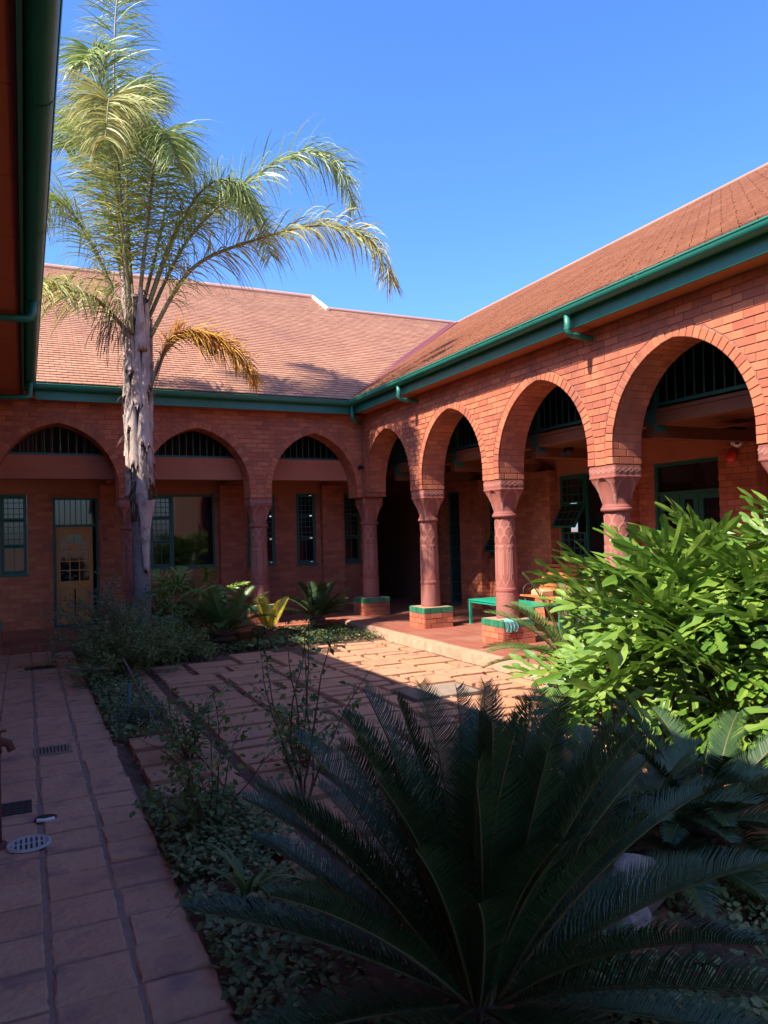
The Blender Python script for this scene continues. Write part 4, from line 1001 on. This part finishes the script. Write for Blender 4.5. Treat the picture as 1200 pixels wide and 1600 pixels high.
# ------------------------------------------------------------------ SHRUBS, ROSES, GROUND COVER
def shrub(name, label, cat, loc, h, spread, ns, leaf, m, seed, per=14, lean=(0,0), segs=9, wig=.35, tm='twig', tr=.006, ratio=.42, up=1.0):
    r = random.Random(seed); t = thing(name, label, cat, loc); st = MB(); lf = MB()
    for s_ in range(ns):
        a = r.uniform(0, 2*pi); p = Vector((cos(a), sin(a), 0))*spread*.12*r.random(); k = r.uniform(.55,1.0)
        d = Vector((cos(a)*spread/h*r.uniform(.3,1)+lean[0], sin(a)*spread/h*r.uniform(.3,1)+lean[1], up)).normalized(); pts = [p.copy()]
        for i in range(segs):
            d = (d + Vector((r.uniform(-wig,wig), r.uniform(-wig,wig), r.uniform(-wig,wig*.55)-.05*i/segs))).normalized(); p = p+d*h*k*1.15/segs; p.z = max(p.z, .01); pts.append(p.copy())
        st.tube(pts, [tr*(1-.75*i/segs) for i in range(segs+1)], 4, False)
        for i in range(per):
            f = (.18+.82*r.random())*segs; j = min(int(f), segs-1); q = pts[j].lerp(pts[j+1], f-j)
            for c in range(r.choice((3,4,5))):
                dv = Vector((r.gauss(0,1), r.gauss(0,1), r.gauss(.15,.7))).normalized(); ln = leaf*r.uniform(.6,1.25); b = q+dv*leaf*r.uniform(.2,1.6)
                n_ = Vector((r.gauss(0,.7), r.gauss(0,.7), 1)).normalized(); sx = dv.cross(n_).normalized()*ln*ratio*.5
                lf.add([b, b+dv*ln*.45+sx, b+dv*ln-n_*ln*.12, b+dv*ln*.45-sx], [(0,1,2,3)])
    link('stems', st.mesh('stems', tm), t, local=True); link('foliage', lf.mesh('foliage', m), t, local=True)
    return t
shrub('shrub', 'loose fine leaved shrub at the foot of the palm beside the path', 'shrub', (1.0, 9.35, 0), 1.0, .75, 60, .045, 'shrub_leaf', 51, 34)
shrub('shrub', 'grey green feathery shrub between the wooden door and the palm', 'shrub', (1.05, 10.6, 0), 1.15, .75, 46, .065, 'shrub_leaf_grey', 52, 30, ratio=.25)
shrub('shrub', 'low mixed green shrub right of the palm trunk', 'shrub', (1.75, 10.3, 0), .62, .8, 54, .05, 'shrub_leaf', 53, 28)
shrub('shrub', 'bushy green shrub against the back arcade behind the palm', 'shrub', (1.95, 11.6, 0), .95, .6, 32, .08, 'rose_leaf', 54, 18)
shrub('shrub', 'long arching spray of pale leaves reaching left across the wooden door', 'shrub', (1.2, 9.6, .35), 1.1, .2, 4, .035, 'shrub_leaf_grey', 55, 34, (-.75, -.1), 10, .14)
shrub('shrub', 'drooping thin branches with few leaves hanging over the path edge', 'shrub', (.75, 8.1, .3), .75, .2, 5, .05, 'rose_leaf', 56, 4, (-.9, -.2), 9, .2, up=.25)
shrub('rose_bush', 'leggy rose bush with dark leaves rising beside the left side of the foreground cycad', 'rose bush', (1.50, 4.35, 0), 1.05, .32, 8, .05, 'rose_leaf', 61, 12, (.12, .1), 9, .16, tr=.008, ratio=.6)
shrub('rose_bush', 'thin yellowing rose stems in the bed beside the path', 'rose bush', (.88, 4.15, 0), .75, .35, 12, .045, 'rose_leaf', 62, 13, (-.1, -.15), 9, .18, ratio=.6)
shrub('rose_bush', 'small rose sprigs near the narrow paving border', 'rose bush', (1.05, 5.6, 0), .55, .35, 12, .045, 'rose_leaf', 63, 13, (0, 0), 8, .2, ratio=.6)
shrub('rose_bush', 'spreading rose with dense leaves over the shaded slabs', 'rose bush', (1.75, 5.0, 0), .62, .45, 8, .046, 'rose_leaf', 64, 11, (0,0), 9, .22, ratio=.6)
shrub('tuft_plant', 'blue green tuft of fine foliage beside the bent stick', 'plant', (.92, 6.85, 0), .26, .34, 46, .035, 'shrub_leaf_grey', 65, 14, ratio=.25, segs=5)
def strap_plant(label, loc, n, L, seed, m='rose_leaf'):
    r = random.Random(seed); t = thing('strap_leaf_plant', label, 'plant', loc)
    for i in range(n):
        a = i*2.4+r.uniform(-.3,.3); el = r.uniform(.5,1.3); p = Vector((0,0,0)); A = []; B = []; sx = Vector((-sin(a), cos(a), 0))
        for j in range(8):
            w_ = .012*(1-.85*(j/7)**2); A.append(p-sx*w_); B.append(p+sx*w_); p = p+Vector((cos(a)*cos(el), sin(a)*cos(el), sin(el)))*L/7; el -= .22
        link('leaf', MB().strip(A, B).mesh('leaf', m, True), t, local=True)
strap_plant('strappy green plant in the shaded bed left of the foreground cycad', (.86, 3.3, 0), 14, .38, 71)
def scatter(name, label, cat, regions, n, leaf, m, seed, zr=(.0, .06), flat=.35, ratio=.7):
    r = random.Random(seed); mb = MB()
    for i in range(n):
        x0, x1, y0, y1 = r.choices(regions, [(q[1]-q[0])*(q[3]-q[2]) for q in regions])[0]; x, y = r.uniform(x0,x1), r.uniform(y0,y1)
        if sin(x*5.1+seed)+cos(y*4.3)+sin(x*2.2+y*3.1) < r.uniform(-2.6,.3): continue
        a = r.uniform(0,6.3); ln = leaf*r.uniform(.5,1.3); dv = Vector((cos(a), sin(a), r.uniform(-flat,flat))); sx = Vector((-sin(a), cos(a), r.uniform(-flat,flat)))*ln*ratio*.5; b = Vector((x, y, r.uniform(*zr)))
        k_ = Vector((0,0,-.10*ln)); mb.add([b, b+dv*ln*.22+sx*.8, b+dv*ln*.55+sx, b+dv*ln+k_, b+dv*ln*.55-sx, b+dv*ln*.22-sx*.8], [(0,1,2,3),(0,3,4,5)])
    o = mb.build(name, m); o['kind'] = 'stuff'; o['label'] = label; o['category'] = cat; return o
scatter('ground_cover', 'small leaved ivy ground cover around the foreground cycad', 'ground cover', [(.62,1.25,1.2,4.4),(1.2,4.6,1.2,2.3),(1.6,3.6,1.0,2.6),(.62,1.14,3.6,4.9),(.62,1.14,6.4,9.4)], 44000, .033, 'cover_leaf', 81, (-.01,.10), .7)
scatter('bed_cover', 'low green ground cover in the back bed under the palm', 'ground cover', [(1.1,4.9,10.45,12.1),(.66,1.12,8.6,12.0)], 20000, .042, 'cover_leaf', 82, (-.01,.09), .6)
scatter('leaf_litter', 'dry brown fallen leaves on the soil beds', 'leaf litter', [(.64,1.15,1.2,9.6),(1.2,4.9,1.2,2.6),(1.15,4.9,10.3,12.1),(1.2,4.9,2.6,10.3)], 5200, .04, 'litter', 83, (-.035,.012), .3)

# ------------------------------------------------------------------ STONES
def boulder(label, loc, s_, seed, m='stone'):
    r = random.Random(seed); mb = MB(); nu, nv = 22, 14; ph = [(Vector((r.gauss(0,1), r.gauss(0,1), r.gauss(0,1))).normalized(), r.uniform(.55,.92)) for _ in range(16)]
    for j in range(nv+1):
        for i in range(nu):
            a, b = 2*pi*i/nu, pi*j/nv-pi/2; d = Vector((cos(a)*cos(b), sin(a)*cos(b), sin(b))); q = 1.0
            for n_, k in ph:
                c = d.dot(n_)
                if c > .05: q = min(q, k/c)
            q *= 1+.02*sin(9*d.x+seed)*cos(8*d.y)
            mb.v.append((loc[0]+d.x*q*s_[0], loc[1]+d.y*q*s_[1], loc[2]+d.z*q*s_[2]))
    for j in range(nv):
        for i in range(nu): mb.f.append((j*nu+i, j*nu+(i+1)%nu, (j+1)*nu+(i+1)%nu, (j+1)*nu+i))
    tag(mb.build('boulder', m), label, 'rock')
boulder('largest pale grey boulder right of the foreground cycad', (2.28, 2.42, .10), (.13, .12, .15), 1)
boulder('flat grey boulder leaning against the largest boulder', (2.10, 2.34, .04), (.16, .11, .10), 2)
boulder('small reddish stone low in the right hand bed', (2.25, 2.06, .03), (.08, .06, .07), 3, 'caudex')

# ------------------------------------------------------------------ SMALL THINGS
# bench on the verandah
bt = thing('bench', 'orange varnished slatted wooden bench against the verandah wall', 'bench', (7.6, 9.4, FZ))
y0, y1 = 8.55, 10.16
for i in range(7):
    z = .50+FZ+.062*i; xb = 7.66+.020*i
    MB().box(xb, xb+.022, y0, y1, z, z+.046).build('back_slat', 'bench_wood', bt)
for i in range(6): MB().box(7.27+.068*i, 7.27+.068*i+.055, y0, y1, .515-.005*i, .54-.005*i).build('seat_slat', 'bench_wood', bt)
for yy in (y0+.12, y1-.10):
    MB().tube([(7.30,yy,FZ),(7.33,yy,.3),(7.30,yy,.5)], .014, 8).tube([(7.72,yy,FZ),(7.66,yy,.45),(7.70,yy,.75),(7.80,yy,1.0)], .014, 8).tube([(7.28,yy,.502),(7.68,yy,.48)], .012, 8).build('leg_frame', 'iron', bt, smooth=True)
    sc_ = [(7.30+.0, yy, .52), (7.27, yy, .62), (7.33, yy, .70), (7.42, yy, .70), (7.43, yy, .64), (7.37, yy, .62)]
    MB().tube(bez(sc_, 20), .011, 8).tube(bez([(7.36,yy,.70),(7.55,yy,.73),(7.68,yy,.70)], 8), .011, 8).build('armrest', 'iron', bt, smooth=True)
tag(MB().cbox(7.32, 7.52, 9.62, 9.92, .545, .64, .03).build('cushion', 'tan_cloth'), 'tan block cushion lying on the wooden bench', 'cushion')
# green table
tb = thing('table', 'low bright green metal table behind the third column', 'table', (6.7, 9.6, FZ))
tx0, tx1, ty0, ty1, tz = 6.45, 6.98, 8.75, 10.42, .50
MB().cbox(tx0, tx1, ty0, ty1, tz-.02, tz, .004).build('tabletop', 'table_green', tb)
for (x, y) in ((tx0+.02,ty0+.02),(tx1-.02,ty0+.02),(tx0+.02,ty1-.02),(tx1-.02,ty1-.02)):
    MB().box(x-.018, x+.018, y-.018, y+.018, FZ, tz-.021).build('leg', 'table_green', tb)
MB().box(tx0+.012, tx0+.03, ty0+.04, ty1-.04, tz-.055, tz-.021).box(tx1-.03, tx1-.012, ty0+.04, ty1-.04, tz-.055, tz-.021).build('apron', 'table_green', tb)
# towel over the third pedestal
def towel():
    mb = MB(); n, k = 14, 16; cx, cy = R+T/2, RY[1]; r = random.Random(3); x0 = cx-.25-.013
    for j in range(k+1):
        s_ = j/k*.27-.12
        for i in range(n+1):
            u = -.235+.20*i/n; wv = .006*sin(i*1.4+j*.3)+.004*sin(i*2.9)
            # corner fold: first part over the top, rest hangs down the -Y face
            if s_ < 0: mb.v.append((cx+u+.0, cy-.25-s_, SHAFT_Z0+.010+abs(wv)))
            else: mb.v.append((cx+u+.012*sin(j*.7), cy-.25-.014-abs(wv)*1.5, SHAFT_Z0+.008-s_+.008*sin(i*.8)))
    for j in range(k):
        for i in range(n): a = j*(n+1)+i; mb.f.append((a, a+1, a+n+2, a+n+1))
    return mb
tag(towel().build('towel', 'towel', smooth=True), 'turquoise cloth draped over the pedestal of the third column', 'cloth')
# alarm on the verandah pier
fx = XI-.18-.006
al = thing('alarm_bell', 'round red alarm bell on the brick pier at right', 'alarm bell', (fx, 6.42, 2.44))
MB().tube([(fx,6.42,2.42),(fx-.03,6.42,2.42)], .045, 16).build('back_plate', 'black_plastic', al)
MB().tube([(fx-.03,6.42,2.42),(fx-.045,6.42,2.42),(fx-.075,6.42,2.42),(fx-.085,6.42,2.42)], [.075,.08,.055,.01], 24).build('gong', 'red_paint', al, smooth=True)
sr = thing('siren', 'small white horn siren above the red alarm bell', 'siren', (fx, 6.34, 2.58))
MB().tube([(fx,6.36,2.575),(fx-.05,6.35,2.575)], .02, 10).build('bracket', 'white_plastic', sr)
MB().tube([(fx-.03,6.40,2.575),(fx-.06,6.36,2.575),(fx-.10,6.30,2.572),(fx-.125,6.26,2.57)], [.03,.035,.05,.065], 18).build('horn', 'white_plastic', sr, smooth=True)
MB().tube([(fx-.118,6.272,2.571),(fx-.128,6.256,2.570)], .03, 14).build('mouth', 'black_plastic', sr)
MB().tube(bez([(fx-.02,6.37,2.6),(fx-.05,6.43,2.68),(fx-.03,6.38,2.74),(fx-.02,6.45,2.8)], 14), .004, 5).build('wire', 'white_plastic', sr)
tag(MB().cbox(7.55, 7.8, 6.2, 6.48, 2.70, 2.745).tube([(7.62,6.3,2.70),(7.60,6.28,2.66)], .03, 10).build('lamp_unit', 'black_plastic'), 'dark fitting under the ceiling above the siren', 'lamp')
fl_ = thing('floodlight', 'small dark twin floodlight fixed under the verandah joist', 'floodlight', (6.5, 7.95, 2.66))
MB().box(6.50,6.56,7.86,7.98,2.62,2.665).build('mount', 'black_plastic', fl_)
for dy in (.0, .11): MB().tube([(6.52,7.88+dy,2.62),(6.48,7.84+dy,2.60),(6.44,7.82+dy,2.58)], [.02,.035,.042], 14).build('head', 'black_plastic', fl_)
cm = thing('camera_dome', 'small black camera fixed in the inner corner of the arcades', 'camera', (R-.03, D-.05, 2.78))
MB().tube([(R-.005,D-.06,2.80),(R-.07,D-.08,2.79)], .018, 10).build('bracket', 'black_plastic', cm); MB().tube([(R-.05,D-.08,2.82),(R-.09,D-.11,2.80),(R-.13,D-.15,2.78)], [.02,.04,.035], 12).build('body', 'black_plastic', cm)
# rusty standpipe
sp = thing('standpipe', 'short rusty standpipe with a tap at the left edge of the path', 'standpipe', (-.155, 4.52, 0))
MB().tube([(-.155,4.52,-.05),(-.155,4.52,.50)], .028, 14).lathe([(.05,-.01),(.055,.0),(.05,.02),(.03,.025)], 16, -.155, 4.52).build('pipe', 'rust', sp, smooth=True)
MB().tube([(-.155,4.52,.49),(-.155,4.52,.53),(-.13,4.52,.55),(-.09,4.50,.54),(-.075,4.49,.50)], [.034,.034,.026,.022,.02], 12).tube([(-.135,4.52,.56),(-.135,4.52,.60)], .009, 8).tube([(-.17,4.52,.60),(-.10,4.52,.605)], .008, 8).build('tap', 'rust', sp, smooth=True)
# stake and bent stick
tag(MB().tube([(.83,7.21,-.02),(.835,7.2,.30)], .013, 10).build('stake', 'blue_pipe'), 'short upright blue pipe stake in the side bed', 'stake')
tag(MB().tube([(5.02,6.9,-.02),(5.02,6.9,.16)], .012, 10).build('stake', 'hose'), 'short grey peg at the edge of the raised verandah floor', 'stake')
tag(MB().tube(bez([(.72,6.62,.62),(.78,6.62,.50),(.88,6.62,.26),(.99,6.6,.0)], 16), [.010]*17, 8).build('stick', 'hose', smooth=True), 'bent grey stick leaning over the blue green tuft by the path', 'stick')
# pot in the back bed
pp = thing('plant_pot', 'dark terracotta pot beside the light green cycad', 'pot', (2.95, 11.25, 0))
MB().lathe([(.0,.0),(.10,.0),(.14,.17),(.155,.17),(.155,.21),(.135,.21),(.12,.17),(.0,.165)], 24, 2.95, 11.3).build('body', 'pot_clay', pp, smooth=True)
# drains on the path
def grate(label, x, y, sx, sy, nb, m='iron', rot=0):
    t = thing('drain_grate', label, 'drain', (x, y, 0)); q = MB()
    q.box(x-sx/2, x+sx/2, y-sy/2, y-sy/2+.022, -.02, .010).box(x-sx/2, x+sx/2, y+sy/2-.022, y+sy/2, -.02, .010).box(x-sx/2, x-sx/2+.022, y-sy/2+.022, y+sy/2-.022, -.02, .0099).box(x+sx/2-.022, x+sx/2, y-sy/2+.022, y+sy/2-.022, -.02, .0099)
    q.build('frame', m, t); MB().box(x-sx/2+.01, x+sx/2-.01, y-sy/2+.01, y+sy/2-.01, -.03, .0055).build('well', 'black_plastic', t)
    for i in range(nb): a = x-sx/2+.022+(sx-.044)*(i+.5)/nb; MB().box(a-.006, a+.006, y-sy/2+.022, y+sy/2-.022, .0, .0085).build('bar', m, t)
    return t
grate('rectangular slotted drain grate halfway along the path', .175, 6.37, .27, .24, 9, 'concrete_grey')
grate('rectangular drain grate under dead leaves at the far end of the path', .16, 10.62, .36, .2, 9)
tc = thing('inspection_cover', 'small square patterned iron cover at the left of the path', 'drain cover', (-.07, 5.12, 0))
MB().cbox(-.15,.02,5.0,5.22,-.02,.010,.004).build('plate', 'iron', tc)
for i in range(4):
    for j in range(4): MB().cbox(-.135+.038*i, -.110+.038*i, 5.018+.05*j, 5.052+.05*j, .010, .014, .002).build('stud', 'iron', tc)
rg = thing('round_grate', 'round pale slotted drain cover on the path near the standpipe', 'drain cover', (.0, 4.47, 0))
MB().lathe([(.088,.004),(.092,.013),(.108,.013),(.112,.003)], 40, .0, 4.47).build('rim', 'pale_metal', rg, smooth=True); MB().lathe([(.0,.0062),(.09,.0062)], 30, 0, 4.47).build('well', 'black_plastic', rg)
for i in range(7):
    a = -.075+.025*i; hh = sqrt(max(0, .09**2-a*a)); MB().box(a-.007, a+.007, 4.47-hh, 4.47+hh, .0065, .0125).build('bar', 'pale_metal', rg)
MB().box(-.088,.088,4.463,4.477,.0066,.0120).build('cross_bar', 'pale_metal', rg)
hl = thing('broken_opening', 'broken hole with a pale pipe rim between the path pavers', 'hole', (.09, 4.84, 0))
MB().lathe([(.0,.0055),(.062,.0055)], 18, .09, 4.84).build('hollow', 'black_plastic', hl); MB().tube([(.045,4.805,.008),(.09,4.785,.009),(.135,4.80,.008)], .011, 8).build('pipe_rim', 'white_plastic', hl)
r = random.Random(14); mb = MB()
for i in range(120):
    x, y = .16+r.gauss(0,.12), 10.75+r.gauss(0,.13); a = r.uniform(0,6.3); ln = r.uniform(.04,.1); dv = Vector((cos(a),sin(a),r.uniform(-.1,.3))); s_ = Vector((-sin(a),cos(a),0))*ln*.16; b = Vector((x,y,.012+r.random()*.03))
    mb.add([b, b+dv*ln*.5+s_, b+dv*ln, b+dv*ln*.5-s_], [(0,1,2,3)])
tag(mb.build('dead_leaves', 'palm_leaf_dead'), 'heap of rust brown dead leaves on the path drain', 'dead leaves')['kind'] = 'stuff'
tag(MB().cbox(.35, 1.05, 11.95, 12.12, -.012, .012, .006).build('doormat', 'hose'), 'grey mat lying at the step of the back arcade', 'mat')
dc = thing('courtyard_drain', 'grey concrete drain lid with a slotted edge among the sunlit slabs', 'drain cover', (3.75, 6.6, 0))
MB().cbox(3.62, 4.08, 6.42, 6.92, -.03, .009, .008).build('lid', 'concrete_grey', dc)
MB().box(3.36, 3.61, 6.42, 6.92, -.03, .003).build('grate_base', 'hose', dc)
for i in range(9): MB().box(3.375+.0, 3.60, 6.44+.053*i, 6.463+.053*i, .003, .009).build('bar', 'concrete_grey', dc)
